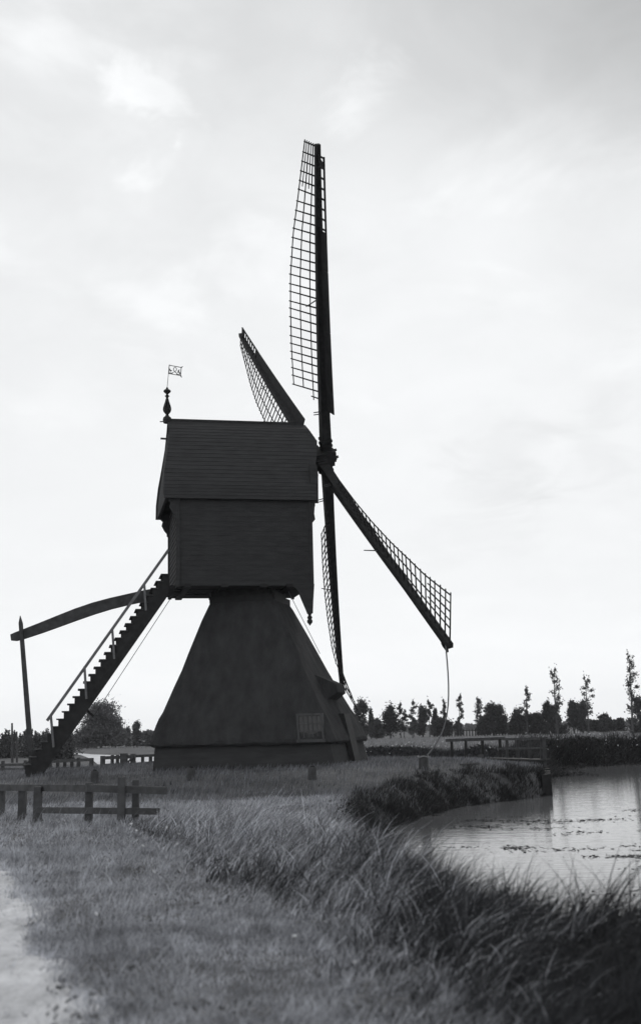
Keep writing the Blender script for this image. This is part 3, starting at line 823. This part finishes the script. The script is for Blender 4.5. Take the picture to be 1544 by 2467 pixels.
bel = [
 (866, 1694, 36, 150, 'crown_mid', 'round', .1, 1.3, 'rough leafy tree looking out behind the windmill thatch'),
 (892, 1718, 14, 175, 'crown_mid', 'spiky', .1, .7, 'narrow pointed young tree right of the windmill'),
 (905, 1737, 34, 178, 'crown_mid', 'round', .08, 1.2, 'low bushy tree under the narrow pointed one'),
 (938, 1710, 38, 180, 'crown_dark', 'spiky', .22, 1.5, 'dense dark tree clump on several thin stems'),
 (996, 1738, 22, 200, 'crown_far_haze', 'round', .15, .9, 'small pale round tree in the gap of the belt'),
 (1016, 1709, 26, 190, 'crown_mid', 'spiky', .12, 1.0, 'open feathery tree with pale leaves and a spiky outline'),
 (1044, 1711, 18, 192, 'crown_mid', 'spiky', .1, .7, 'sparse spreading tree just left of the sail rope'),
 (1064, 1732, 46, 188, 'crown_dark', 'round', .05, 1.5, 'broad low dark bush behind the sail rope'),
 (1102, 1743, 18, 200, 'crown_mid', 'round', .05, .7, 'small bush at the foot of the spire poplar'),
 (1186, 1699, 58, 178, 'crown_dark', 'cone', .04, 2.0, 'big dark tapering thicket tree above the plank railing'),
 (1206, 1707, 26, 182, 'crown_dark', 'spiky', .05, 1.0, 'spiky shoulder tree on the right of the big thicket'),
 (1166, 1729, 34, 180, 'crown_dark', 'round', .03, 1.1, 'low rounded bush on the left of the big thicket'),
 (1240, 1699, 34, 172, 'crown_dark', 'cone', .04, 1.3, 'dark pointed tree left of the tufted poplar'),
 (1270, 1724, 36, 174, 'crown_dark', 'round', .04, 1.1, 'dark bush at the foot of the tufted poplar'),
 (1293, 1721, 34, 172, 'crown_dark', 'round', .04, 1.2, 'squat dark bush between two poplars'),
 (1314, 1697, 26, 168, 'crown_dark', 'round', .06, 1.2, 'tall dark bush left behind the tall leafy poplar'),
 (1333, 1703, 22, 166, 'crown_dark', 'round', .06, 1.0, 'dark bush right behind the tall leafy poplar'),
 (1378, 1693, 27, 178, 'crown_mid', 'round', .25, 1.2, 'round headed tree on a short trunk left of the ragged poplar'),
 (1400, 1697, 24, 180, 'crown_mid', 'round', .15, 1.0, 'round bushy tree right behind the ragged poplar'),
 (1449, 1723, 32, 190, 'crown_dark', 'round', .05, 1.3, 'dome shaped dark bush standing by itself on the ridge'),
 (1534, 1682, 44, 140, 'crown_mid', 'round', .1, 1.4, 'large soft leafy tree cut by the right edge'),
]
for i, (u, vt, w, Y, mt, sh, bf, dn, lab) in enumerate(bel):
    tree('tree' if vt < 1722 else 'bush', lab, 'tree' if vt < 1722 else 'bush', u, 0, vt, w, Y, 'broad', mt, 300+i, .02, TG, bf, dn, sh)
lft = [
 (245, 1699, 108, 150, 'crown_far_haze', 'cone', .03, 8.0, 'large dark conical tree beyond the stair, widest of the left trees'),
 (212, 1757, 50, 148, 'crown_far_haze', 'round', .03, 1.8, 'rounded bush at the left foot of the large conical tree'),
 (280, 1738, 36, 152, 'crown_far_haze', 'round', .03, 1.8, 'rounded bush at the right foot of the large conical tree'),
 (330, 1744, 24, 150, 'crown_far_haze', 'cone', .03, 1.0, 'small pointed tree between the conical tree and the windmill'),
 (306, 1760, 26, 156, 'crown_far_haze', 'spiky', .03, .8, 'low spiky bush beside the small pointed tree'),
 (364, 1762, 40, 150, 'crown_far_haze', 'round', .03, 1.1, 'pale bush against the left side of the windmill'),
 (170, 1781, 40, 170, 'crown_far_haze', 'round', .03, 1.0, 'low far bush under the stair'),
]
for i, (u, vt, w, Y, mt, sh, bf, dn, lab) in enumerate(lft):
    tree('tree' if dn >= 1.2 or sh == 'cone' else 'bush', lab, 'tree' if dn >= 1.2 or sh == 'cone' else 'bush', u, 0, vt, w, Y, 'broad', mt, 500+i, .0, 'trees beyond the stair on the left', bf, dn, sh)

def thicket(name, label, u0, u1, vt, Y, matname, seed, depth=6, step=7, hvar=.35, kind='stuff', lo=0.0, cat='thicket'):
    rng = np.random.default_rng(seed); C_ = []
    u = u0
    while u < u1:
        f = (u-u0)/(u1-u0); top = vt[0]+(vt[1]-vt[0])*f
        yy = Y+rng.uniform(0, depth); t = at_y(u, top, Y); g = float(gz(t[0], yy))
        h = (t[2]-g)*rng.uniform(1-hvar, 1.08); w = 10*Y/FPX*rng.uniform(.6, 1.2)
        nn = int(130*max(1, h/2))
        zz = rng.uniform(lo, 1, nn)**.9
        r_ = w*(1-.75*zz**2)
        C_.append(np.stack([t[0]+rng.normal(size=nn)*r_*.5, yy+rng.normal(size=nn)*r_*.5, g+zz*h], 1))
        u += step*rng.uniform(.6, 1.2)
    C_ = np.concatenate(C_); o0 = C_.mean(0); o0[2] = 0
    o = quads(name, leaf_quads(C_, max(.13, Y/1140*1.5), rng), M[matname], None, tuple(o0))
    return tag(o, label, cat, None, kind)
thicket('willow_thicket', 'long dense willow thicket behind the tail post on the left', -60, 150, (1763, 1757), 92, 'crown_mid', 1, 8, 2.4)
thicket('willow_thicket', 'lower spur of willow scrub at the foot of the stair', 95, 152, (1770, 1792), 78, 'crown_mid', 2, 4, 2.4)
thicket('hedge', 'clipped dark hedge along the far ridge on the right', 1336, 1365, (1740, 1744), 175, 'crown_dark', 3, 4, 3.5, .2, 'thing', 0, 'hedge')
thicket('hedge', 'low dark hedge between the ragged poplar and the dome shaped bush', 1406, 1440, (1734, 1734), 186, 'crown_dark', 4, 4, 3.5, .15, 'thing', .1, 'hedge')
thicket('hedge', 'low dark hedge between the dome shaped bush and the tallest poplar', 1462, 1506, (1731, 1730), 180, 'crown_dark', 5, 4, 3.5, .15, 'thing', .1, 'hedge')
thicket('distant_woods', 'low distant woods on the horizon behind the meadow', 840, 1660, (1751, 1731), 420, 'crown_far_haze', 6, 40, 3.4, .3)
thicket('distant_woods', 'low distant woods on the horizon left of the windmill', -80, 420, (1775, 1764), 380, 'crown_far_haze', 8, 40, 3.6, .3)
q = gp(164, 1817)
rng = np.random.default_rng(77)
Cq = np.stack([q[0]+rng.normal(size=160)*.13, q[1]+rng.normal(size=160)*.13, q[2]+rng.uniform(0, .75, 160)], 1)
tag(quads('shrub', leaf_quads(Cq, .16, rng), M['crown_dark'], None, tuple(q)), 'small dark upright shrub beside the far pale road', 'shrub')

# ------------------------------------------------------------------ grasses
def blades(name, X, Y, L, W, mat, lean_dir=(1, 0), lean=.3, spread=.4, k=4, seed=0, droop=.5, z=None):
    rng = np.random.default_rng(seed); n = len(X)
    z0 = gz(X, Y) if z is None else z
    az = rng.uniform(0, 2*PI, n)
    bx = lean_dir[0]*lean+np.cos(az)*spread*rng.uniform(.2, 1, n); by = lean_dir[1]*lean+np.sin(az)*spread*rng.uniform(.2, 1, n)
    mag = np.hypot(bx, by)+1e-6; ux, uy = bx/mag, by/mag
    fa = rng.uniform(0, 2*PI, n); wx, wy = np.cos(fa), np.sin(fa)
    rows = []
    px, py, pz = X.copy(), Y.copy(), z0-.01
    ang0 = np.clip(mag*.6, 0, 1.2); ang1 = np.clip(mag*1.2+droop*rng.uniform(.3, 1.2, n), 0, 2.5)
    for i in range(k+1):
        f = i/k; w = W*(1-f**1.6*.93)*.5
        rows.append(np.stack([np.stack([px-wx*w, py-wy*w, pz], -1), np.stack([px+wx*w, py+wy*w, pz], -1)], 1))
        a = ang0+(ang1-ang0)*f; st_ = L/k
        px = px+ux*np.sin(a)*st_; py = py+uy*np.sin(a)*st_; pz = pz+np.cos(a)*st_
    return np.stack(rows, 1)

def scatter(n, ylo, yhi, seed, half=.36, pw=1.0):
    rng = np.random.default_rng(seed)
    f = rng.uniform(0, 1, n); y = np.sqrt(ylo**2+(yhi**2-ylo**2)*f**pw)
    x = rng.uniform(-1, 1, n)*(y*half+.6)
    return x, y, rng
ex = edge_x
REED = np.array([(-3.3, 20.2), (-2.2, 21.3), (-.6, 21.6), (.15, 21), (.5, 18), (.97, 14), (1.25, 12.1), (1.75, 11.1), (2.25, 10.3), (2.85, 9.75), (4.6, 9.3), (4.8, 4.3), (.85, 4.3), (.78, 6.4), (.45, 8.6), (-.25, 11.2), (-1.4, 15.2), (-2.6, 18.6)], float)
def patch(x, y, s=1.0):
    return .5+.25*np.sin(x*1.9*s+.5*np.sin(y*1.3*s))+.25*np.sin(y*1.15*s+2+.7*np.sin(x*.9*s))

parts = []
for n, a, b_, L0, W0, sd in ((90000, 4.2, 10, .10, .007, 1), (110000, 9, 17, .11, .010, 2), (80000, 16, 28, .12, .014, 3)):
    x, y, rng = scatter(n, a, b_, sd)
    on = (x-ex(y)); keep = (sdf(POND, x, y) < -.15) & (sdf(REED, x, y) < .25) & ((on > -np.abs(rng.normal(0, .38, n))*patch(x, y, 3)*1.3) | (rng.uniform(0, 1, n) < .035*patch(x, y, 2.2)))
    x, y = x[keep], y[keep]; m_ = len(x)
    L = L0*rng.uniform(.5, 1.5, m_)*(.45+1.1*patch(x, y, 1.6)*patch(x, y, .6))
    parts.append(blades('g', x, y, L, W0*rng.uniform(.7, 1.4, m_), None, (1, -.1), .25, .95, 3, sd+10, .8))
def tufts(cx, cy, nb, rad, Lc, W0, lean, spread, droop, k, seed, jit=.35):
    rng = np.random.default_rng(seed); m_ = len(cx)
    cnt = np.maximum(3, (nb*rng.uniform(.5, 1.5, m_)).astype(int)); i = np.repeat(np.arange(m_), cnt); n = len(i)
    a = rng.uniform(0, 2*PI, n); r_ = rad*np.sqrt(rng.uniform(0, 1, n))*rng.uniform(.6, 1.5, m_)[i]
    tl = rng.uniform(.3, 1.5, m_)[i]*lean
    return blades('t', cx[i]+np.cos(a)*r_, cy[i]+np.sin(a)*r_, Lc[i]*rng.uniform(1-jit*1.6, 1+jit, n), W0[i]*rng.uniform(.6, 1.4, n), None, (1, -.12), tl, spread, k, seed+1, droop)
# coarse tufts and seeded stalks dotted through the turf
x, y, rng = scatter(2600, 4.6, 26, 21)
keep = (sdf(POND, x, y) < -.3) & (sdf(REED, x, y) < .1) & (x-ex(y) > -.05) & (rng.uniform(0, 1, len(x)) < 1.3*patch(x, y, 1.1)); x, y = x[keep], y[keep]
parts.append(tufts(x, y, 16, .09, rng.uniform(.12, .28, len(x)), np.full(len(x), .009)*(.7+y*.03), .35, .8, .9, 3, 23))
parts.append(blades('g', x+.1, y, rng.uniform(.25, .5, len(x)), np.full(len(x), .006)*(.7+y*.03), None, (1, 0), .5, .35, 3, 22, .5))
rng = np.random.default_rng(25); yy = np.sqrt(rng.uniform(5**2, 22**2, 420)); xx = edge_x(yy)+.1-np.abs(rng.normal(0, .45, 420))
parts.append(tufts(xx, yy, 12, .07, rng.uniform(.05, .13, 420), np.full(420, .009)*(.7+yy*.03), .3, .9, .9, 3, 26))
x, y, rng = scatter(1500, 4.8, 24, 27)
keep = (sdf(POND, x, y) < -.4) & (sdf(REED, x, y) < .3) & (x-edge_x(y) > -.15) & (rng.uniform(0, 1, len(x)) < 1.5*patch(x, y, 1.6)**2); x, y = x[keep], y[keep]
cnt = 13; i = np.repeat(np.arange(len(x)), cnt); a_ = rng.uniform(0, 2*PI, len(i)); r_ = rng.uniform(.02, .13, len(i))*rng.uniform(.6, 1.6, len(x))[i]
wx, wy = x[i]+np.cos(a_)*r_, y[i]+np.sin(a_)*r_
tag(quads('weeds', leaf_quads(np.stack([wx, wy, gz(wx, wy)+rng.uniform(.02, .10, len(i))], 1), .034, rng), M['weedleaf']), 'broad leaved weeds scattered through the foreground turf', 'weeds', None, 'stuff')
tag(quads('grass', np.concatenate(parts), M['turf']), 'rough mown turf between the sandy path and the tall grass', 'grass', None, 'stuff')

# tall wind-blown grass along the near bank
rng = np.random.default_rng(31); n = 22000
x = rng.uniform(-3.6, 4.8, n); y = np.sqrt(rng.uniform(4.3**2, 22**2, n))
d = sdf(REED, x, y); keep = (d > rng.uniform(-.7, .15, n)) & (sdf(POND, x, y) < .1) & (rng.uniform(0, 1, n) < .35+.9*patch(x, y, 1.4)); x, y, d = x[keep], y[keep], d[keep]; n = len(x)
def reed_len(x, y, d): return (.20+.036*np.clip(y-5, 0, 6)-.024*np.clip(y-13, 0, 9)+.16*patch(x, y, 1.7))*np.where(y > 14, np.clip(1-.35*x, .6, 1), 1)*np.clip(.55+d*1.1, .4, 1)
def split(p): m_ = rng.uniform(0, 1, n) < p; return m_
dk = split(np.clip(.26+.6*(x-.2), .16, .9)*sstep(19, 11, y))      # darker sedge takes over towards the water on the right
L_ = reed_len(x, y, d)*rng.uniform(.6, 1.35, n); W_ = .0098*(.65+y*.03)*np.ones(n)
li = ~dk
tag(quads('tall_grass', np.concatenate([tufts(x[li], y[li], 20, .13, L_[li], W_[li], .8, .55, 1.3, 5, 33),
        tufts(x[li][::3]+.07, y[li][::3], 6, .2, L_[li][::3]*1.3, W_[li][::3], .7, .7, 1.6, 5, 35)]), M['reed']),
    'tall wind bent grass along the near bank of the pond', 'grass', None, 'stuff')
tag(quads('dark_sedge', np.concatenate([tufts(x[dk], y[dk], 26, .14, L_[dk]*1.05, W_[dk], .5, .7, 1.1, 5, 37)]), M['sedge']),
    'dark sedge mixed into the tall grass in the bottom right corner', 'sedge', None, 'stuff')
# a thin scatter of fine blades fills the gaps between the tufts
x2 = rng.uniform(-3.6, 4.8, 90000); y2 = np.sqrt(rng.uniform(4.3**2, 22**2, 90000)); d2 = sdf(REED, x2, y2)
kp = (d2 > -.3) & (sdf(POND, x2, y2) < 0); x2, y2 = x2[kp], y2[kp]
tag(quads('undergrowth', blades('u', x2, y2, rng.uniform(.08, .24, len(x2)), .008*(.7+y2*.03), None, (1, 0), .4, .8, 3, 39, .8), M['herb']),
    'fine dark undergrowth between the tufts of tall grass', 'grass', None, 'stuff')

rng = np.random.default_rng(97); n = 90
xs_ = rng.uniform(2.0, 3.3, n); ys_ = 9.3+rng.uniform(-.9, .35, n)
tag(quads('tall_sedge_stalks', blades('s', xs_, ys_, rng.uniform(.55, 1.0, n), np.full(n, .016), None, (1, 0), .55, .3, 5, 98, .7), M['sedge']),
    'tall leaning sedge stalks standing up against the pond near the right edge', 'sedge', None, 'stuff')

# lawn round the mill
parts = []
x, y, rng = scatter(70000, 27, 62, 41, .30)
inm = np.abs((x-MILL[0]))+np.abs((y-MILL[1])) < 3.6
keep = (sdf(POND, x, y) < -.2) & ~inm; x, y = x[keep], y[keep]; n = len(x)
parts.append(blades('l', x, y, rng.uniform(.07, .2, n)*(.7+.7*patch(x, y, .7)), rng.uniform(.014, .03, n), None, (1, 0), .3, .5, 2, 42, .5))
tag(quads('lawn_grass', np.concatenate(parts), M['lawn']), 'short lawn round the windmill', 'grass', None, 'stuff')

# meadow beyond the ditch
x, y, rng = scatter(60000, 60, 150, 51, .32, 1.5)
keep = (sdf(POND, x, y) < -.6) & (sdf(CANAL, x, y) < -1.5) & ((x > -1) | (y > 138)); x, y = x[keep], y[keep]; n = len(x)
tag(quads('meadow_grass', blades('m', x, y, rng.uniform(.15, .5, n)*np.where(x < -1, .5, 1), rng.uniform(.03, .08, n), None, (1, 0), .4, .5, 2, 52, .6), M['fieldgrass']),
    'long pale meadow grass beyond the ditch', 'grass', None, 'stuff')

# dark herbs on the banks
def bank(name, label, line, wid, h, n, seed, mat='herb', sz=.11, leafy=1.0, bl=.5):
    rng = np.random.default_rng(seed); line = np.array(line, float)
    seg = np.hypot(*(line[1:]-line[:-1]).T); cum = np.concatenate([[0], np.cumsum(seg)])
    s = rng.uniform(0, cum[-1], n); i = np.clip(np.searchsorted(cum, s)-1, 0, len(seg)-1); f = (s-cum[i])/seg[i]
    q = line[i]+(line[i+1]-line[i])*f[:, None]
    tx = (line[i+1]-line[i])/seg[i][:, None]
    o = rng.normal(0, wid*.5, n); x = q[:, 0]-tx[:, 1]*o; y = q[:, 1]+tx[:, 0]*o
    hh = h*(.55+.7*(.5+.5*np.sin(s*1.7+2*np.sin(s*.6+seed))))*np.clip(1-np.abs(o)/wid*.6, .2, 1)
    z = gz(x, y)+rng.uniform(0, 1, n)**.8*hh
    z = np.maximum(z, -.78)
    V1 = leaf_quads(np.stack([x, y, z], 1)[:int(n*leafy)], sz, rng)
    nb = int(n*bl); j = rng.integers(0, n, nb)
    V2_ = blades('b', x[j], y[j], (hh[j]*.5+h*.5)*rng.uniform(.5, 1.7, nb), np.full(nb, sz*.17), None, (1, 0), .4, .6, 4, seed+1, .9)
    # leaves as strips with as many rows as the blades
    V1s = np.stack([V1[:, 0]+(V1[:, 1]-V1[:, 0])*t for t in np.linspace(0, 1, 5)], 1)
    return tag(quads(name, np.concatenate([V1s, V2_]), M[mat]), label, 'bank plants', None, 'stuff')
def bank_tufts(name, label, box, lo, hi, n, L0, L1, seed, mat, nb=16, rad=.12, W=.012, fall=1.0):
    rng = np.random.default_rng(seed); x = rng.uniform(box[0], box[1], n); y = rng.uniform(box[2], box[3], n); d = sdf(POND, x, y)
    p = np.clip(1-((-d)/(-lo))**fall, 0, 1)*(.35+.9*patch(x, y, 1.8))
    k_ = (d > lo) & (d < hi) & (rng.uniform(0, 1, n) < np.where(d > 0, 1, p)); x, y, d = x[k_], y[k_], d[k_]; m_ = len(x)
    L = rng.uniform(L0, L1, m_)*(.5+.8*patch(x, y, 2.3))
    tag(quads(name, tufts(x, y, nb, rad, L, np.full(m_, W), .45, .8, 1.0, 4, seed+1), M[mat]), label, 'bank plants', None, 'stuff')
bank_tufts('bank_plants', 'dark herbs and grasses hanging over the pond along the edge of the lawn', (.6, 8.2, 27.5, 41.5), -1.25, .6, 17000, .08, .34, 61, 'herb', 16, .12, .014, .75)
bank_tufts('reeds', 'ragged dark reeds along the far bank of the pond', (9, 36, 52, 76), -2.4, .6, 9000, .5, 1.25, 67, 'herb', 14, .25, .04, 1.2)
bank('bank_plants', 'dark plants and reeds crowding the far bank of the pond', [(9.9, 54), (10.4, 60), (12.3, 65.4), (18, 68.5), (22, 70.6), (34, 73.5)], 1.6, .62, 20000, 62, 'herb', .15, .6, .6)
bank('bank_plants', 'dark ditch plants between the lawn and the meadow', [(-1, 61.5), (3, 60.5), (6.5, 60), (10.2, 59)], 1.9, .55, 16000, 63, 'sedge', .15, .4, 1.0)
bank('bank_plants', 'leafy clump where the narrow tip of the pond ends', [(.5, 21.5), (.75, 24.5), (1.0, 28)], .45, .32, 7000, 64, 'herb', .07)
bank('bank_plants', 'coarse leafy plants at the foot of the tall grass by the water', [(.6, 17), (.9, 14), (1.2, 12.1), (1.7, 11), (2.7, 9.7)], .2, .26, 6000, 65, 'herb', .05)
bank('bank_plants', 'dark rank herbs on the near bank in the bottom right corner', [(3.6, 8.9), (2.5, 8.9), (2.1, 7.5), (1.9, 6), (1.9, 4.6)], 1.0, .25, 11000, 66, 'herb', .035)
# white umbels in the far bank and ditch
rng = np.random.default_rng(71); n = 200
t = rng.uniform(0, 1, n); x = np.where(t < .55, rng.uniform(-.5, 9, n), rng.uniform(10.5, 20, n)); y = np.where(t < .55, 61+rng.normal(0, 1.6, n), 64.5+(x-10.5)*.45+rng.normal(0, 1.0, n)+1)
keep = sdf(POND, x, y) < -.2; x, y = x[keep], y[keep]; n = len(x)
z = gz(x, y)+rng.uniform(.35, .85, n)
tag(quads('white_flowers', leaf_quads(np.stack([x, y, z], 1), .085, rng), M['flower']), 'scattered white flower heads along the ditch and far bank', 'flowers', None, 'stuff')
# white clover heads in the foreground turf
rng = np.random.default_rng(72); x, y, rng = scatter(150, 6, 20, 72)
keep = (sdf(POND, x, y) < -.5) & (sdf(REED, x, y) < .6) & (x-edge_x(y) > .1); x, y = x[keep], y[keep]
z = gz(x, y)+rng.uniform(.1, .25, len(x))
tag(quads('clover_heads', leaf_quads(np.stack([x, y, z], 1), .035, rng), M['flower']), 'scattered white clover heads in the foreground turf', 'flowers', None, 'stuff')
# floating weed on the pond
rng = np.random.default_rng(81); V = []
for k in range(46):
    cx, cy = rng.uniform(2.6, 10), rng.uniform(16, 34)
    if float(sdf(POND, cx, cy)) < .4: continue
    m_ = int(rng.uniform(12, 70)); sx, sy = rng.uniform(.15, .6), rng.uniform(.04, .22)
    c = np.stack([cx+rng.normal(0, sx, m_), cy+rng.normal(0, sy, m_), np.full(m_, -.795)], 1)
    c = c[sdf(POND, c[:, 0], c[:, 1]) > .1]
    if len(c) == 0: continue
    a = rng.uniform(0, 2*PI, len(c)); s = rng.uniform(.02, .06, len(c)); tl = rng.uniform(-.2, .5, len(c))*s
    dx, dy = np.cos(a)*s, np.sin(a)*s
    V.append(np.stack([np.stack([c+np.stack([-dx-dy*.5, -dy+dx*.5, 0*s], 1), c+np.stack([-dx+dy*.5, -dy-dx*.5, 0*s], 1)], 1),
                       np.stack([c+np.stack([dx-dy*.5, dy+dx*.5, np.abs(tl)], 1), c+np.stack([dx+dy*.5, dy-dx*.5, np.abs(tl)], 1)], 1)], 1))
tag(quads('water_weed', np.concatenate(V), M['weed']), 'small dark patches of weed floating on the pond', 'water weed', None, 'stuff')

# ------------------------------------------------------------------ sky and sun
SUN_AZ, SUN_EL = R(3), R(44)      # azimuth to the right of the view direction (+Y)
w = bpy.data.worlds.new('World'); SC.world = w; w.use_nodes = True
nt = w.node_tree
for n_ in list(nt.nodes): nt.nodes.remove(n_)
out = nt.nodes.new('ShaderNodeOutputWorld'); bg = nt.nodes.new('ShaderNodeBackground'); bg.inputs[1].default_value = .1
sky = nt.nodes.new('ShaderNodeTexSky'); sky.sky_type = 'NISHITA'; sky.sun_disc = False
sky.sun_elevation = SUN_EL; sky.sun_rotation = SUN_AZ; sky.altitude = 0
bw = nt.nodes.new('ShaderNodeRGBToBW'); nt.links.new(sky.outputs[0], bw.inputs[0])
tc = nt.nodes.new('ShaderNodeTexCoord'); sx = nt.nodes.new('ShaderNodeSeparateXYZ'); nt.links.new(tc.outputs['Generated'], sx.inputs[0])
def mth(op, a, b=None, c=None):
    n_ = nt.nodes.new('ShaderNodeMath'); n_.operation = op
    for i, q_ in enumerate((a, b, c)):
        if q_ is None: continue
        if hasattr(q_, 'is_output'): nt.links.new(q_, n_.inputs[i])
        else: n_.inputs[i].default_value = q_
    return n_.outputs[0]
zc = mth('ADD', mth('MAXIMUM', sx.outputs[2], 0.0), .22)
cv = nt.nodes.new('ShaderNodeCombineXYZ')
nt.links.new(mth('DIVIDE', sx.outputs[0], zc), cv.inputs[0]); nt.links.new(mth('DIVIDE', sx.outputs[1], zc), cv.inputs[1])
def cloud(scale, detail, rough, off, dist=0.0):
    mp = nt.nodes.new('ShaderNodeMapping'); mp.inputs['Location'].default_value = off; nt.links.new(cv.outputs[0], mp.inputs[0])
    n_ = nt.nodes.new('ShaderNodeTexNoise'); n_.inputs['Scale'].default_value = scale; n_.inputs['Detail'].default_value = detail
    n_.inputs['Roughness'].default_value = rough; n_.inputs['Distortion'].default_value = dist
    nt.links.new(mp.outputs[0], n_.inputs['Vector']); return n_.outputs['Fac']
def mrange(v, a, b, c, d):
    n_ = nt.nodes.new('ShaderNodeMapRange'); n_.interpolation_type = 'SMOOTHSTEP'
    nt.links.new(v, n_.inputs[0])
    for i, q_ in enumerate((a, b, c, d)): n_.inputs[i+1].default_value = q_
    return n_.outputs[0]
c1 = cloud(1.1, 5, .5, (3.1, 1.7, 0), .3); c2 = cloud(3.2, 7, .55, (.4, 5.2, 0), .4)
elev = mth('ADD', mrange(sx.outputs[2], .36, .64, 9.5, 7.6), mrange(sx.outputs[2], .0, .14, .7, 0.0))             # the overcast is brightest low down
az = mth('MULTIPLY', mrange(sx.outputs[0], -.22, .28, .3, -3.3), mrange(sx.outputs[2], .36, .56, 0.0, 1.0))
veil = mth('ADD', elev, az)
big = mrange(c1, .35, .68, -.65, .5)
wisp = mrange(c2, .50, .72, 0.0, 1.5)
hi = mrange(sx.outputs[2], .16, .5, .15, 1.0)
def puff(u, v, rad, amt):
    c = ray(u, v); c = c/np.linalg.norm(c)
    sb_ = nt.nodes.new('ShaderNodeVectorMath'); sb_.operation = 'DISTANCE'
    nt.links.new(tc.outputs['Generated'], sb_.inputs[0]); sb_.inputs[1].default_value = tuple(c)
    e_ = mth('ADD', sb_.outputs[1], mth('MULTIPLY', mth('SUBTRACT', c3, .5), .2))
    return mth('MULTIPLY', mrange(e_, 0.0, rad, 1.0, 0.0), amt)
c3 = cloud(5.5, 6, .6, (7.3, 2.2, 0), .5)
for q_ in ((350, 225, .034, 1.7), (320, 440, .036, 1.4), (845, 245, .045, 1.6), (790, 60, .05, .7), (1180, 490, .06, .5), (80, 90, .06, .45), (1220, 1085, .07, -.55), (1420, 1075, .06, -.45), (1150, 1260, .06, -.3), (150, 960, .05, .4)):
    big = mth('ADD', big, puff(*q_)) if q_[1] < 700 else big
    veil = veil if q_[1] < 700 else mth('ADD', veil, puff(*q_))
big = mth('ADD', big, mth('MULTIPLY', mth('SUBTRACT', c3, .5), 2.2))
cl = mth('ADD', veil, mth('MULTIPLY', mth('ADD', big, wisp), hi))
thin = nt.nodes.new('ShaderNodeMix'); thin.data_type = 'FLOAT'; thin.inputs[0].default_value = .88
nt.links.new(bw.outputs[0], thin.inputs[2]); nt.links.new(cl, thin.inputs[3])
tint = nt.nodes.new('ShaderNodeCombineColor')
for i, k in enumerate((.985, 1.0, 1.012)): nt.links.new(mth('MULTIPLY', thin.outputs[0], k), tint.inputs[i])
nt.links.new(tint.outputs[0], bg.inputs[0]); nt.links.new(bg.outputs[0], out.inputs[0])
sl = bpy.data.lights.new('sun', 'SUN'); sl.energy = 1.3; sl.angle = R(11); sl.color = (1, .985, .96)
so = bpy.data.objects.new('sun', sl); COL.objects.link(so)
sd = Vector((math.sin(SUN_AZ)*math.cos(SUN_EL), math.cos(SUN_AZ)*math.cos(SUN_EL), math.sin(SUN_EL)))
so.rotation_euler = sd.to_track_quat('Z', 'Y').to_euler(); so.location = sd*80

# ------------------------------------------------------------------ thin summer haze
m, vnt, vout = mat_new('haze_air')
pv = vnt.nodes.new('ShaderNodeVolumePrincipled'); pv.inputs['Color'].default_value = grey(.97); pv.inputs['Density'].default_value = .0002
pv.inputs['Anisotropy'].default_value = .2
vnt.links.new(pv.outputs[0], vout.inputs['Volume'])
hb = MB(); hx, hy0, hy1 = 1300, -1300, 1350
hb.hexa([(-hx, hy0, -3), (hx, hy0, -3), (hx, hy1, -3), (-hx, hy1, -3), (-hx, hy0, 26), (hx, hy0, 26), (hx, hy1, 26), (-hx, hy1, 26)])
tag(hb.build('haze', m, None, (0, 0, 0)), kind='stuff')

# ------------------------------------------------------------------ camera
cam = bpy.data.cameras.new('camera'); co = bpy.data.objects.new('camera', cam); COL.objects.link(co)
cam.sensor_fit = 'VERTICAL'; cam.sensor_height = 36; cam.sensor_width = 36; cam.lens = FPX/PH*36
cam.clip_start = .1; cam.clip_end = 6000
cam.dof.use_dof = True; cam.dof.focus_distance = 40; cam.dof.aperture_fstop = 1.35
co.matrix_world = Matrix.Translation(Vector(EYE)) @ Matrix.Rotation(PI/2+PITCH, 4, 'X') @ Matrix.Rotation(-ROLL, 4, 'Z')
SC.camera = co
SC.view_settings.view_transform = 'Standard'; SC.view_settings.look = 'None'; SC.view_settings.exposure = 0; SC.view_settings.gamma = 1
SC.render.film_transparent = False
SC.cycles.max_bounces = 6
